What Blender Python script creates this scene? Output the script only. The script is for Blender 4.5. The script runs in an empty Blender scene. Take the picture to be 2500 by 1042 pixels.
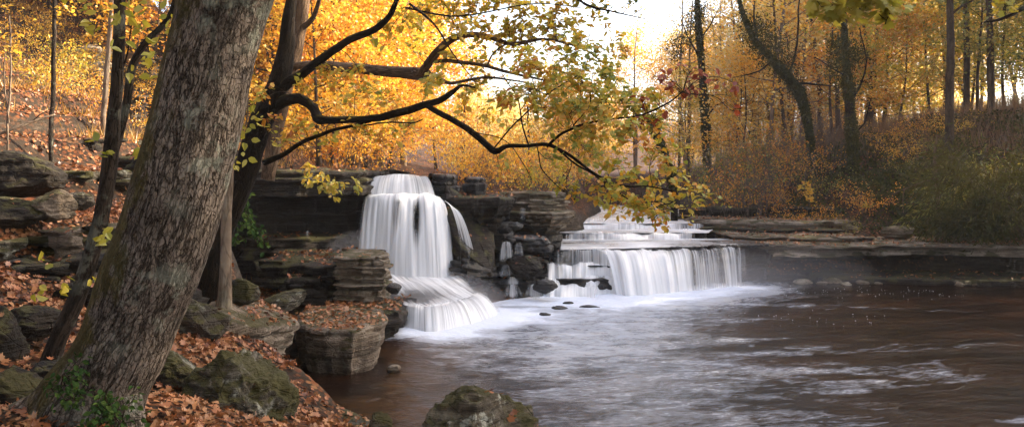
import bpy, bmesh, math, random
import numpy as np
from mathutils import Vector

random.seed(7)
RNG = np.random.default_rng(11)
SC = bpy.context.scene
COL = SC.collection
F, CX, HY, H = 2000.0, 1250.0, 430.0, 3.0          # focal length and horizon in photo pixels, eye height above the pool


def P(px, py, Y):
    return np.array([(px - CX) / F * Y, Y, H - (py - HY) * Y / F])


def XY(px, Y):
    return ((px - CX) / F * Y, Y)


# ------------------------------------------------------------------ noise
def _hash(ix, iy, iz, seed):
    h = (ix.astype(np.int64) * 374761393 + iy.astype(np.int64) * 668265263 + iz.astype(np.int64) * 2147483647 + seed * 974634541) & 0xFFFFFFFF
    h = ((h ^ (h >> 13)) * 1274126177) & 0xFFFFFFFF
    h = ((h ^ (h >> 16)) * 2246822519) & 0xFFFFFFFF
    h = h ^ (h >> 15)
    return (h & 0xFFFFFF) / float(0xFFFFFF)


def vnoise(p, seed=0):
    p = np.asarray(p, float)
    i = np.floor(p).astype(np.int64)
    f = p - i
    f = f * f * (3 - 2 * f)
    r = 0
    for dx in (0, 1):
        wx = f[:, 0] if dx else 1 - f[:, 0]
        for dy in (0, 1):
            wy = f[:, 1] if dy else 1 - f[:, 1]
            for dz in (0, 1):
                wz = f[:, 2] if dz else 1 - f[:, 2]
                r = r + wx * wy * wz * _hash(i[:, 0] + dx, i[:, 1] + dy, i[:, 2] + dz, seed)
    return r * 2 - 1


def fbm(p, oct=4, seed=0, gain=0.5):
    p = np.asarray(p, float)
    a, s, t = 1.0, 0, 0
    for o in range(oct):
        s = s + a * vnoise(p * (2.03 ** o) + 17.3 * o, seed + o)
        t += a
        a *= gain
    return s / t


def sstep(a, b, x):
    t = np.clip((x - a) / (b - a), 0, 1)
    return t * t * (3 - 2 * t)


# ------------------------------------------------------------------ meshes
def mk(name, V, Fs, mat=None, parent=None, smooth=True, attrs=None, loc=None):
    """One mesh object. V: n x 3, Fs: int array (m,k) or list of such."""
    V = np.asarray(V, np.float64)
    if not isinstance(Fs, list):
        Fs = [Fs]
    Fs = [np.asarray(f, np.int32) for f in Fs if len(f)]
    if loc is not None:
        V = V - np.asarray(loc)
    me = bpy.data.meshes.new(name)
    me.vertices.add(len(V))
    me.vertices.foreach_set('co', V.astype(np.float32).ravel())
    loops = np.concatenate([f.ravel() for f in Fs])
    tot = np.concatenate([np.full(len(f), f.shape[1], np.int32) for f in Fs])
    start = np.concatenate([[0], np.cumsum(tot)[:-1]]).astype(np.int32)
    me.loops.add(len(loops))
    me.loops.foreach_set('vertex_index', loops)
    me.polygons.add(len(tot))
    me.polygons.foreach_set('loop_start', start)
    me.polygons.foreach_set('use_smooth', np.full(len(tot), bool(smooth)))
    for k, a in (attrs or {}).items():
        a = np.asarray(a, np.float32)
        if a.ndim == 1:
            me.attributes.new(k, 'FLOAT', 'POINT').data.foreach_set('value', a)
        else:
            me.attributes.new(k, 'FLOAT_VECTOR', 'POINT').data.foreach_set('vector', a.ravel())
    me.update(calc_edges=True)
    me.validate()
    if mat:
        me.materials.append(mat)
    o = bpy.data.objects.new(name, me)
    if loc is not None:
        o.location = loc
    COL.objects.link(o)
    if parent is not None:
        o.parent = parent
        if loc is None:
            o.location = -Vector(parent.location)
    return o


def tag(o, label=None, cat=None, group=None, kind=None):
    for k, v in (('label', label), ('category', cat), ('group', group), ('kind', kind)):
        if v:
            o[k] = v
    return o


def empty(name, loc, label=None, cat=None, group=None, kind=None):
    o = bpy.data.objects.new(name, None)
    o.location = loc
    COL.objects.link(o)
    return tag(o, label, cat, group, kind)


class Acc:
    """Collects pieces that make up ONE mesh."""
    def __init__(s):
        s.V, s.F, s.n, s.A = [], {}, 0, {}

    def add(s, V, Fs, **attrs):
        if not isinstance(Fs, list):
            Fs = [Fs]
        for f in Fs:
            if len(f):
                f = np.asarray(f)
                s.F.setdefault(f.shape[1], []).append(f + s.n)
        s.V.append(np.asarray(V))
        s.n += len(V)
        for k, a in attrs.items():
            s.A.setdefault(k, []).append(np.asarray(a))

    def obj(s, name, mat, parent=None, smooth=True, loc=None):
        return mk(name, np.concatenate(s.V), [np.concatenate(f) for f in s.F.values()], mat, parent, smooth,
                  {k: np.concatenate(a) for k, a in s.A.items()}, loc)


def grid_faces(nu, nv, wrap=False):
    """faces of a grid whose vertices run v-major: index = v*nu+u"""
    u = np.arange(nu if wrap else nu - 1)
    v = np.arange(nv - 1)
    U, W = np.meshgrid(u, v)
    U2 = (U + 1) % nu
    a = W * nu + U
    b = W * nu + U2
    return np.stack([a, b, b + nu, a + nu], -1).reshape(-1, 4)


def catmull(pts, n):
    """pts k x d -> n points along a Catmull-Rom curve, evenly spaced in length"""
    pts = np.asarray(pts, float)
    if len(pts) == 2:
        t = np.linspace(0, 1, n)[:, None]
        return pts[0] * (1 - t) + pts[1] * t
    q = np.vstack([2 * pts[0] - pts[1], pts, 2 * pts[-1] - pts[-2]])
    out = []
    for i in range(len(pts) - 1):
        p0, p1, p2, p3 = q[i:i + 4]
        t = np.linspace(0, 1, 14, endpoint=(i == len(pts) - 2))[:, None]
        out.append(0.5 * (2 * p1 + (p2 - p0) * t + (2 * p0 - 5 * p1 + 4 * p2 - p3) * t ** 2 + (3 * p1 - p0 - 3 * p2 + p3) * t ** 3))
    c = np.vstack(out)
    L = np.concatenate([[0], np.cumsum(np.linalg.norm(np.diff(c[:, :3], axis=0), axis=1))])
    s = np.linspace(0, L[-1], n)
    return np.stack([np.interp(s, L, c[:, k]) for k in range(c.shape[1])], 1)


def tube(path, rad, sides=8, rough=0.0, seed=0, flare=None, cap=True):
    """path n x 3, rad n -> V, F, bark coordinate (cos, sin, length)"""
    path = np.asarray(path, float)
    n = len(path)
    rad = np.broadcast_to(np.asarray(rad, float), (n,))
    T = np.gradient(path, axis=0)
    T /= np.linalg.norm(T, axis=1)[:, None] + 1e-9
    ref = np.array([0, 1.0, 0]) if abs(T[0][1]) < .9 else np.array([1.0, 0, 0])
    N = np.zeros_like(T)
    v = ref - T[0] * ref.dot(T[0])
    N[0] = v / np.linalg.norm(v)
    for i in range(1, n):
        v = N[i - 1] - T[i] * N[i - 1].dot(T[i])
        N[i] = v / (np.linalg.norm(v) + 1e-9)
    B = np.cross(T, N)
    a = np.linspace(0, 2 * math.pi, sides, endpoint=False)
    ca, sa = np.cos(a), np.sin(a)
    R = np.repeat(rad[:, None], sides, 1)
    L = np.concatenate([[0], np.cumsum(np.linalg.norm(np.diff(path, axis=0), axis=1))])
    bk = np.stack([R * ca, R * sa, np.repeat(L[:, None], sides, 1)], -1).reshape(-1, 3)
    if flare is not None:
        R = R * flare(L[:, None], a[None, :])
    if rough:
        nz = fbm(np.stack([bk[:, 0] / rough[1], bk[:, 1] / rough[1], bk[:, 2] / rough[2]], 1), 3, seed)
        R = R * (1 + rough[0] * nz.reshape(R.shape))
    V = (path[:, None, :] + R[..., None] * (ca[None, :, None] * N[:, None, :] + sa[None, :, None] * B[:, None, :])).reshape(-1, 3)
    Fs = [grid_faces(sides, n, True)]
    if cap:
        V = np.vstack([V, path[-1:] + T[-1:] * rad[-1] * .4])
        bk = np.vstack([bk, [[0, 0, L[-1]]]])
        k = np.arange(sides) + (n - 1) * sides
        Fs.append(np.stack([k, np.roll(k, -1), np.full(sides, len(V) - 1)], 1))
    return V, Fs, bk


# ------------------------------------------------------------------ leaves
LEAF = {
    'willow': (np.array([[0, 0, 0], [.07, .45, .04], [0, 1, -.05], [-.07, .45, .04]]), np.array([[0, 1, 2, 3]])),
    'diamond': (np.array([[0, 0, 0], [.34, .45, .1], [0, 1, 0], [-.34, .45, .1]]), np.array([[0, 1, 2, 3]])),
    'ovate': (np.array([[0, 0, 0], [.27, .22, .08], [.3, .55, .09], [0, 1, -.08], [-.3, .55, .09], [-.27, .22, .08]]),
              np.array([[0, 1, 2, 3], [0, 3, 4, 5]])),
    'maple': (np.array([[0, 0, 0], [.2, .1, .03], [.5, .3, .1], [.3, .45, .02], [.45, .75, .12], [.15, .68, .0], [0, 1, .08],
                        [-.15, .68, .0], [-.45, .75, .12], [-.3, .45, .02], [-.5, .3, .1], [-.2, .1, .03], [0, .5, -.05]]),
              np.array([[12, 0, 1], [12, 1, 2], [12, 2, 3], [12, 3, 4], [12, 4, 5], [12, 5, 6], [12, 6, 7], [12, 7, 8], [12, 8, 9], [12, 9, 10], [12, 10, 11], [12, 11, 0]])),
}


def leaves(C, size, axis, normal, shape='ovate', rng=RNG):
    """C n x 3 base points; axis: direction of the midrib; normal: rough leaf normal -> V, F"""
    lv, lf = LEAF[shape]
    n = len(C)
    y = axis / (np.linalg.norm(axis, axis=1)[:, None] + 1e-9)
    z = normal - y * np.sum(normal * y, 1)[:, None]
    z /= np.linalg.norm(z, axis=1)[:, None] + 1e-9
    x = np.cross(y, z)
    size = np.broadcast_to(size, (n,))[:, None, None]
    bend = rng.uniform(-1.0, 2.2, (n, 1, 1))
    l = lv[None] * np.array([1, 1, 1])
    l = np.repeat(l, n, 0)
    l[..., 2:3] *= bend
    V = C[:, None, :] + size * (l[..., 0:1] * x[:, None, :] + l[..., 1:2] * y[:, None, :] + l[..., 2:3] * z[:, None, :])
    Fs = (lf[None] + (np.arange(n) * len(lv))[:, None, None]).reshape(-1, lf.shape[1])
    return V.reshape(-1, 3), Fs


def rdir(n, rng=RNG, up=0.0, flat=1.0):
    d = rng.normal(size=(n, 3))
    d[:, 2] = d[:, 2] * flat + up
    return d / np.linalg.norm(d, axis=1)[:, None]
# ------------------------------------------------------------------ materials
class M:
    def __init__(s, name):
        s.m = bpy.data.materials.new(name)
        s.m.use_nodes = True
        s.t = s.m.node_tree
        s.t.nodes.clear()
        s.out = s.t.nodes.new('ShaderNodeOutputMaterial')

    def n(s, kind, ins=None, **props):
        nd = s.t.nodes.new('ShaderNode' + kind)
        for k, v in props.items():
            setattr(nd, k, v)
        for k, v in (ins or {}).items():
            s.put(nd.inputs[k], v)
        return nd

    def put(s, sock, v):
        if hasattr(v, 'is_output') or isinstance(v, bpy.types.NodeSocket):
            s.t.links.new(v, sock)
        elif isinstance(v, bpy.types.Node):
            s.t.links.new(v.outputs[0], sock)
        else:
            if sock.type == 'RGBA' and len(v) == 3:
                v = (*v, 1)
            sock.default_value = v

    def math(s, op, a, b=None, c=None, clamp=False):
        nd = s.t.nodes.new('ShaderNodeMath')
        nd.operation = op
        nd.use_clamp = clamp
        for i, v in enumerate((a, b, c)):
            if v is not None:
                s.put(nd.inputs[i], v)
        return nd.outputs[0]

    def mix(s, fac, a, b, mode='MIX'):
        nd = s.t.nodes.new('ShaderNodeMix')
        nd.data_type = 'RGBA'
        nd.blend_type = mode
        s.put(nd.inputs['Factor'], fac)
        s.put(nd.inputs['A'], a)
        s.put(nd.inputs['B'], b)
        return nd.outputs['Result']

    def ramp(s, fac, stops, interp='LINEAR'):
        nd = s.t.nodes.new('ShaderNodeValToRGB')
        nd.color_ramp.interpolation = interp
        e = nd.color_ramp.elements
        while len(e) < len(stops):
            e.new(.5)
        for el, (p, c) in zip(e, stops):
            el.position = p
            el.color = (*c, 1) if len(c) == 3 else c
        s.put(nd.inputs[0], fac)
        return nd.outputs[0]

    def step(s, x, a, b):
        nd = s.t.nodes.new('ShaderNodeMapRange')
        nd.interpolation_type = 'SMOOTHSTEP'
        s.put(nd.inputs[0], x)
        s.put(nd.inputs[1], a)
        s.put(nd.inputs[2], b)
        return nd.outputs[0]

    def coord(s, scale=(1, 1, 1), attr=None, obj=False):
        if attr:
            c = s.n('Attribute', attribute_name=attr).outputs['Vector']
        elif obj:
            c = s.n('TexCoord').outputs['Object']
        else:
            c = s.n('NewGeometry').outputs['Position']
        mp = s.n('Mapping')
        s.put(mp.inputs['Vector'], c)
        mp.inputs['Scale'].default_value = scale
        return mp.outputs[0]

    def noise(s, co, scale, detail=4, rough=.55, dist=0.0):
        nd = s.n('TexNoise', {'Vector': co, 'Scale': scale, 'Detail': detail, 'Roughness': rough, 'Distortion': dist})
        return nd.outputs[0]

    def bump(s, h, dist, strength=1.0, normal=None):
        nd = s.n('Bump', {'Height': h, 'Distance': dist, 'Strength': strength})
        if normal is not None:
            s.put(nd.inputs['Normal'], normal)
        return nd.outputs[0]

    def bsdf(s, color, rough=.8, normal=None, spec=.3, **kw):
        b = s.n('BsdfPrincipled', {'Base Color': color, 'Roughness': rough, 'Specular IOR Level': spec, **kw})
        if normal is not None:
            s.put(b.inputs['Normal'], normal)
        return b.outputs[0]

    def done(s, sh):
        s.put(s.out.inputs['Surface'], sh)
        return s.m


def rock_mat(name, dark, mid, light, moss=0.0, rough=.85, spec=.25, band=1.0, lichen=0.0, mosscol=(.030, .027, .007)):
    m = M(name)
    co = m.coord()
    strat = m.coord((.7, .7, 9 * band))
    n1 = m.noise(co, 1.4, 6, .62)
    n2 = m.noise(strat, 1.6, 5, .6, .3)
    n3 = m.noise(co, 13, 5, .65)
    f = m.math('ADD', m.math('MULTIPLY', n1, .45), m.math('MULTIPLY', n2, .55))
    c = m.ramp(f, [(.33, dark), (.5, mid), (.66, light)])
    c = m.mix(m.math('MULTIPLY', m.step(n3, .52, .75), .55), c, light)
    c = m.mix(m.math('MULTIPLY', m.step(n3, .46, .26), .6), c, dark)
    vor = m.n('TexVoronoi', {'Vector': m.coord((1, 1, 2.4)), 'Scale': 3.2}, feature='DISTANCE_TO_EDGE').outputs[0]
    nd = m.noise(co, 5, 3)
    crack = m.math('SUBTRACT', 1, m.step(m.math('ADD', vor, m.math('MULTIPLY', nd, .05)), .022, .06))
    c = m.mix(m.math('MULTIPLY', m.math('MULTIPLY', crack, m.step(n1, .45, .6)), .3), c, tuple(v * .35 for v in dark))
    if lichen:
        ln = m.noise(co, 4.5, 5, .7)
        c = m.mix(m.math('MULTIPLY', m.step(ln, .56, .64), lichen), c, (.36, .36, .30))
    if moss:
        nz = m.n('SeparateXYZ', {0: m.n('NewGeometry').outputs['Normal']}).outputs[2]
        mn = m.noise(co, 2.1, 5, .65)
        mk_ = m.step(m.math('ADD', m.math('MULTIPLY', nz, .16), mn), .62 - moss * .22, .72 - moss * .22)
        mc = m.mix(m.noise(co, 22, 3), mosscol, tuple(v * 2.1 for v in mosscol))
        c = m.mix(m.math('MULTIPLY', mk_, .9), c, mc)
    hgt = m.math('ADD', m.math('MULTIPLY', n3, .5), m.math('ADD', m.math('MULTIPLY', n2, 1.0), m.math('MULTIPLY', crack, -.15)))
    hgt = m.math('ADD', hgt, m.math('MULTIPLY', m.noise(co, 38, 3, .7), .22))
    nrm = m.bump(hgt, .09, 1.0)
    return m.done(m.bsdf(c, rough, nrm, spec))


def bark_mat(name, dark, mid, light, sx=11.0, sz=3.2, moss=0.0, lichen=0.0, depth=.03, plates=True, mossdir=(-1, 0, 0)):
    m = M(name)
    co = m.coord((sx, sx, sz), attr='bark')
    raw = m.coord((1, 1, 1), attr='bark')
    wob = m.n('TexNoise', {'Vector': co, 'Scale': .8, 'Detail': 3}).outputs['Color']
    cw = m.n('VectorMath', {0: co, 1: m.n('VectorMath', {0: wob, 1: (1.1, 1.1, 1.1)}, operation='MULTIPLY').outputs[0]}, operation='ADD').outputs[0]
    e = m.n('TexVoronoi', {'Vector': cw, 'Scale': 1.5}, feature='DISTANCE_TO_EDGE').outputs[0]
    cell = m.n('TexVoronoi', {'Vector': cw, 'Scale': 1.5}, feature='F1').outputs['Color']
    cb = m.n('SeparateColor', {0: cell}).outputs[0]
    n1 = m.noise(co, 1.2, 6, .65)
    n2 = m.noise(raw, 2.2, 5, .6)
    n4 = m.noise(co, 3.1, 5, .7)
    plate = m.step(m.math('ADD', e, m.math('MULTIPLY', m.math('SUBTRACT', n4, .5), .16)), .0, .10)
    f = m.math('ADD', m.math('MULTIPLY', plate, .26), m.math('ADD', m.math('MULTIPLY', n1, .42), m.math('MULTIPLY', n4, .34)))
    rv = m.math('ABSOLUTE', m.math('SUBTRACT', m.noise(m.coord((sx * .55, sx * .55, sz * .30), attr='bark'), 1.0, 5, .62, .5), .5))
    fur = m.step(rv, .0, .05)
    f = m.math('ADD', m.math('MULTIPLY', f, .82), m.math('MULTIPLY', fur, .18))
    c = m.ramp(f, [(.30, dark), (.62, mid), (.95, light)])
    c = m.mix(m.math('MULTIPLY', m.math('SUBTRACT', 1, fur), .55), c, dark)
    c = m.mix(m.math('MULTIPLY', m.step(n2, .55, .38), .45), c, dark)
    if lichen:
        ln = m.noise(raw, 6, 6, .7)
        big = m.noise(raw, 1.5, 2)
        mk_ = m.math('MULTIPLY', m.step(ln, .5, .6), m.step(big, .46, .62))
        c = m.mix(m.math('MULTIPLY', mk_, lichen), c, (.34, .37, .30))
    if moss:
        nn = m.n('NewGeometry').outputs['Normal']
        d = m.n('VectorMath', {0: nn, 1: mossdir}, operation='DOT_PRODUCT').outputs['Value']
        mn = m.noise(raw, 3.2, 6, .65)
        mk_ = m.step(m.math('ADD', m.math('MULTIPLY', d, .42), mn), .78 - .2 * moss, .95 - .2 * moss)
        mc = m.mix(m.noise(raw, 40, 3), (.045, .036, .010), (.14, .115, .03))
        c = m.mix(m.math('MULTIPLY', mk_, .88), c, mc)
    h = m.math('ADD', m.math('ADD', m.math('MULTIPLY', plate, .8), m.math('MULTIPLY', fur, 1.1)), m.math('MULTIPLY', n1, .9))
    return m.done(m.bsdf(c, .88, m.bump(h, depth, 1.0), .15))


def leaf_mat(name, stops, trans=.58, rough=.6, objvar=.25, spec=.1):
    m = M(name)
    r = m.n('NewGeometry').outputs['Random Per Island']
    big = m.noise(m.coord(), .45, 2)
    oi = m.n('ObjectInfo').outputs['Random']
    f = m.math('ADD', m.math('MULTIPLY', r, .62), m.math('ADD', m.math('MULTIPLY', m.math('SUBTRACT', big, .5), 1.1), m.math('MULTIPLY', oi, objvar)))
    f = m.math('ADD', f, .19 - objvar / 2, clamp=True)
    k = len(stops) - 1
    c = m.ramp(f, [(i / k, s_) for i, s_ in enumerate(stops)])
    tc = m.mix(1.0, c, (1.0, .96, .8), 'MULTIPLY')
    d = m.n('BsdfDiffuse', {'Color': c})
    t = m.n('BsdfTranslucent', {'Color': tc})
    mx = m.n('MixShader', {0: trans, 1: d.outputs[0], 2: t.outputs[0]})
    if spec:
        g = m.n('BsdfGlossy', {'Color': (1, 1, 1), 'Roughness': .45})
        mx = m.n('MixShader', {0: spec * .4, 1: mx.outputs[0], 2: g.outputs[0]})
    return m.done(mx.outputs[0])


ROCK_GREY = rock_mat('limestone_grey', (0.0223, 0.0178, 0.0139), (0.0744, 0.0620, 0.0496), (0.1488, 0.1314, 0.1091), moss=.25, lichen=.35)
ROCK_TAN = rock_mat('limestone_tan', (0.0449, 0.0315, 0.0209), (0.1700, 0.1317, 0.0935), (0.3182, 0.2652, 0.2033), moss=.12, lichen=.2, band=1.3)
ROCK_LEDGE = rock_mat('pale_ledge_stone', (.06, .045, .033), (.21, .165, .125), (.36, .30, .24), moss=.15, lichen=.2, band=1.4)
ROCK_SLAB = rock_mat('brown_slab_rock', (.035, .026, .018), (.16, .122, .09), (.30, .245, .19), moss=.15, lichen=.25)
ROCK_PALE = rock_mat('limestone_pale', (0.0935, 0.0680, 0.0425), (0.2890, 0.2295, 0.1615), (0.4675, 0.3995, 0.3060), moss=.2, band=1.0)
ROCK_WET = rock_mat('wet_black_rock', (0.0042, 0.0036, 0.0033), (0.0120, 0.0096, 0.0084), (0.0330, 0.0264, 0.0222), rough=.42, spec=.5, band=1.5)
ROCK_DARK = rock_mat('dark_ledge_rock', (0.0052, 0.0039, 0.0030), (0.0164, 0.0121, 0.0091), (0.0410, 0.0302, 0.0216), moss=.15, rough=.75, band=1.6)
ROCK_MOSSY = rock_mat('mossy_boulder_rock', (0.0180, 0.0150, 0.0108), (0.0600, 0.0510, 0.0360), (0.1800, 0.1650, 0.1380), moss=.5, lichen=.55)
ROCK_BOTTOM = rock_mat('lichen_boulder_rock', (0.0158, 0.0126, 0.0090), (0.0604, 0.0473, 0.0315), (0.2104, 0.1849, 0.1403), moss=.25, lichen=.9)

BARK_BIG = bark_mat('plated_grey_bark', (0.0190, 0.0136, 0.0102), (0.1785, 0.1427, 0.1148), (0.3713, 0.3138, 0.2652), sx=34, sz=14.0, moss=.55, lichen=.6, depth=.03, mossdir=(-.95, -.2, .0))
BARK_SLIM = bark_mat('brown_bark', (0.0084, 0.0063, 0.0049), (0.0385, 0.0280, 0.0210), (0.0840, 0.0630, 0.0476), sx=26, sz=5, moss=.0, lichen=.25, depth=.012)
BARK_DARK = bark_mat('dark_bark', (0.0036, 0.0024, 0.0018), (0.0144, 0.0096, 0.0060), (0.0390, 0.0264, 0.0162), sx=22, sz=5, moss=.25, depth=.014, mossdir=(-.3, 0, .9))
BARK_LIMB = bark_mat('tan_bark', (.05, .03, .018), (.15, .095, .058), (.28, .19, .125), sx=24, sz=6, depth=.012)
BARK_PALE = bark_mat('smooth_pale_bark', (0.0960, 0.0680, 0.0480), (0.2000, 0.1480, 0.1080), (0.2960, 0.2320, 0.1760), sx=6, sz=1.6, lichen=.2, depth=.006)
BARK_FAR = bark_mat('far_bark', (0.0240, 0.0160, 0.0112), (0.0680, 0.0464, 0.0304), (0.1360, 0.0960, 0.0640), sx=12, sz=3, depth=.01)
TWIG = bark_mat('twig_bark', (.02, .014, .010), (.06, .042, .03), (.11, .08, .055), sx=30, sz=6, depth=.002)
TWIG_GREY = bark_mat('dry_twig_bark', (.07, .05, .04), (.19, .145, .115), (.32, .26, .21), sx=30, sz=6, depth=.002)

GOLD = leaf_mat('golden_leaves', [(.62, .22, .015), (.78, .38, .03), (.84, .50, .05), (.86, .58, .09), (.62, .50, .07)])
HAZE_PALE = leaf_mat('haze_paled_leaves', [(.70, .40, .08), (.80, .56, .16), (.84, .66, .26), (.80, .70, .36), (.66, .62, .28)])  # leaf colour paled to stand in for haze over the farther trees
ORANGE = leaf_mat('orange_leaves', [(.46, .12, .014), (.66, .24, .022), (.76, .36, .035), (.80, .45, .05), (.66, .46, .07)])
YELLOW = leaf_mat('yellow_green_leaves', [(.42, .20, .02), (.60, .38, .03), (.55, .44, .045), (.36, .36, .04), (.20, .26, .035)])
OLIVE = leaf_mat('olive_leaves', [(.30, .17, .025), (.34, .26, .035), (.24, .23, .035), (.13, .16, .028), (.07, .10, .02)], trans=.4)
SPRAY = leaf_mat('overhanging_leaves', [(.34, .06, .018), (.60, .25, .02), (.62, .40, .035), (.47, .42, .05), (.27, .31, .045), (.20, .26, .04)], trans=.45)
SPRAY_RED = leaf_mat('dry_red_leaves', [(.16, .03, .012), (.32, .06, .016), (.42, .13, .02)], trans=.4)
GREEN_NEAR = leaf_mat('yellow_green_broad_leaves', [(.24, .27, .03), (.38, .36, .04), (.52, .43, .05), (.20, .25, .035)], trans=.5)
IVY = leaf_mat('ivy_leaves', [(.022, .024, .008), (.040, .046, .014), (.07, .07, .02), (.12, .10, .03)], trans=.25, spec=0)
FERN = leaf_mat('ground_plant_leaves', [(.02, .04, .014), (.04, .08, .025), (.09, .13, .03)], trans=.3, spec=0)
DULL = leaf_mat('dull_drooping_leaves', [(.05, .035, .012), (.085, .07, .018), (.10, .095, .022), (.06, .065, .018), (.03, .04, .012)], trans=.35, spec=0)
DEAD = leaf_mat('fallen_leaf', [(0.0369, 0.0148, 0.0082), (0.1230, 0.0377, 0.0139), (.30, .105, .036), (.40, .20, .09), (.20, .095, .047)], trans=.12, objvar=0)
GRASSM = leaf_mat('dry_grass', [(.34, .16, .03), (.50, .27, .05), (.44, .28, .05)], trans=.35, objvar=0)
DRYSEDGE = leaf_mat('brown_dry_weeds', [(.10, .055, .028), (.20, .11, .05), (.30, .19, .09)], trans=.3, objvar=0)


def ground_mat():
    m = M('leaf_littered_soil')
    co = m.coord()
    nz = m.n('SeparateXYZ', {0: m.n('NewGeometry').outputs['Normal']}).outputs[2]
    v = m.n('TexVoronoi', {'Vector': m.coord((1, 1, 1)), 'Scale': 11.0, 'Randomness': 1.0}, feature='F1')
    r = m.n('SeparateColor', {0: v.outputs['Color']}).outputs[0]
    leaf = m.ramp(r, [(0, (.04, .016, .009)), (.35, (.11, .036, .014)), (.7, (.18, .066, .024)), (1, (.22, .11, .05))])
    soil = m.mix(m.noise(co, 3, 5, .6), (.012, .008, .006), (.040, .027, .018))
    rock = m.ramp(m.noise(m.coord((.8, .8, 7)), 2, 6, .65), [(.35, (.02, .016, .012)), (.55, (.05, .037, .027)), (.7, (.10, .08, .06))])
    lf = m.math('MULTIPLY', m.step(m.noise(co, .9, 5, .6), .34, .56), m.step(v.outputs['Distance'], .62, .35))
    c = m.mix(lf, soil, leaf)
    c = m.mix(m.step(nz, .66, .44), c, rock)
    h = m.math('ADD', m.math('MULTIPLY', r, .6), m.noise(co, 6, 5, .7))
    return m.done(m.bsdf(c, .9, m.bump(h, .07, .9), .15))


GROUND = ground_mat()


def fall_mat():
    """white silky water: strands whose density is carried by the sheet, dark rock showing through between them"""
    m = M('silky_falling_water')
    a = m.n('Attribute', attribute_name='dens').outputs['Fac']
    f1 = m.noise(m.coord((9, .38, 1), attr='flow'), 1.0, 4, .6, .15)
    f2 = m.noise(m.coord((38, .5, 1), attr='flow'), 1.0, 3, .55)
    f3 = m.noise(m.coord((2.2, .7, 1), attr='flow'), 1.0, 3, .5)
    nz = m.math('ADD', m.math('MULTIPLY', f1, .5), m.math('ADD', m.math('MULTIPLY', f2, .3), m.math('MULTIPLY', f3, .2)))
    al = m.math('ADD', m.math('MULTIPLY', m.math('SUBTRACT', nz, .5), 2.7), m.math('SUBTRACT', m.math('MULTIPLY', a, 1.9), .5), clamp=True)
    al = m.math('MULTIPLY', al, m.step(a, .02, .3))
    col = m.ramp(nz, [(.30, (.60, .60, .61)), (.5, (.84, .84, .85)), (.62, (.93, .93, .93))])
    d = m.n('BsdfDiffuse', {'Color': col})
    t = m.n('BsdfTranslucent', {'Color': (.9, .91, .93)})
    nrm = m.bump(nz, .05, .5)
    m.put(d.inputs['Normal'], nrm)
    w = m.n('MixShader', {0: .22, 1: d.outputs[0], 2: t.outputs[0]})
    tr = m.n('BsdfTransparent')
    return m.done(m.n('MixShader', {0: al, 1: tr.outputs[0], 2: w.outputs[0]}).outputs[0])


FALL = fall_mat()


def pool_mat(name, deep, shallow, foamcol=(.80, .82, .86), streak=(1, 1, 1), rough=.16, bumpd=.03, spec=.5):
    """clear brown water with stretched ripples; foam is a white film by the falls; out on the pool it also paints reflected sky"""
    m = M(name)
    a = m.n('Attribute', attribute_name='foam').outputs['Fac']
    dc = m.n('Attribute', attribute_name='flow').outputs['Vector']

    def mp(sc):
        q = m.n('Mapping')
        m.put(q.inputs['Vector'], dc)
        q.inputs['Scale'].default_value = sc
        return q.outputs[0]
    big = m.noise(mp((.35, .7, 1)), 1.0, 4, .55, .6)
    mid = m.noise(mp((1.3, 3.4, 1)), 1.0, 5, .6, .8)
    fin = m.noise(mp((5, 17, 1)), 1.0, 5, .65, .4)
    base = m.mix(m.step(big, .35, .65), deep, shallow)
    st = m.math('ADD', m.math('MULTIPLY', mid, .45), m.math('ADD', m.math('MULTIPLY', fin, .33), m.math('MULTIPLY', big, .22)))
    fm = m.math('ADD', m.math('MULTIPLY', m.math('SUBTRACT', st, .5), 2.3), m.math('SUBTRACT', m.math('MULTIPLY', a, 1.75), .42), clamp=True)
    c = m.mix(fm, base, foamcol)
    h = m.math('ADD', m.math('MULTIPLY', mid, 1.2), m.math('ADD', m.math('MULTIPLY', fin, .35), m.math('MULTIPLY', big, 1.5)))
    nrm = m.bump(h, bumpd, 1.0)
    r = m.math('ADD', rough, m.math('MULTIPLY', fm, .5))
    b = m.bsdf(c, r, nrm, spec, IOR=1.33)
    return m.done(b)


POOL = pool_mat('pool_water', (.006, .003, .0022), (.020, .009, .005), foamcol=(.64, .68, .77), bumpd=.04, rough=.12, spec=.23)  # bluish foam tint painted to counter the brown reflections
CREEK = pool_mat('creek_water', (.03, .024, .02), (.07, .058, .05), foamcol=(.82, .83, .85), bumpd=.04)
# ------------------------------------------------------------------ terrain
def seg_dist(x, y, poly):
    d = np.full(x.shape, 1e9)
    ins = np.zeros(x.shape, bool)
    n = len(poly)
    for i in range(n):
        x0, y0 = poly[i]
        x1, y1 = poly[(i + 1) % n]
        t = np.clip(((x - x0) * (x1 - x0) + (y - y0) * (y1 - y0)) / ((x1 - x0) ** 2 + (y1 - y0) ** 2 + 1e-9), 0, 1)
        d = np.minimum(d, np.hypot(x - x0 - t * (x1 - x0), y - y0 - t * (y1 - y0)))
        if y0 != y1:
            c = ((y0 > y) != (y1 > y)) & (x < (x1 - x0) * (y - y0) / (y1 - y0) + x0)
            ins ^= c
    return np.where(ins, d, -d)


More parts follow.
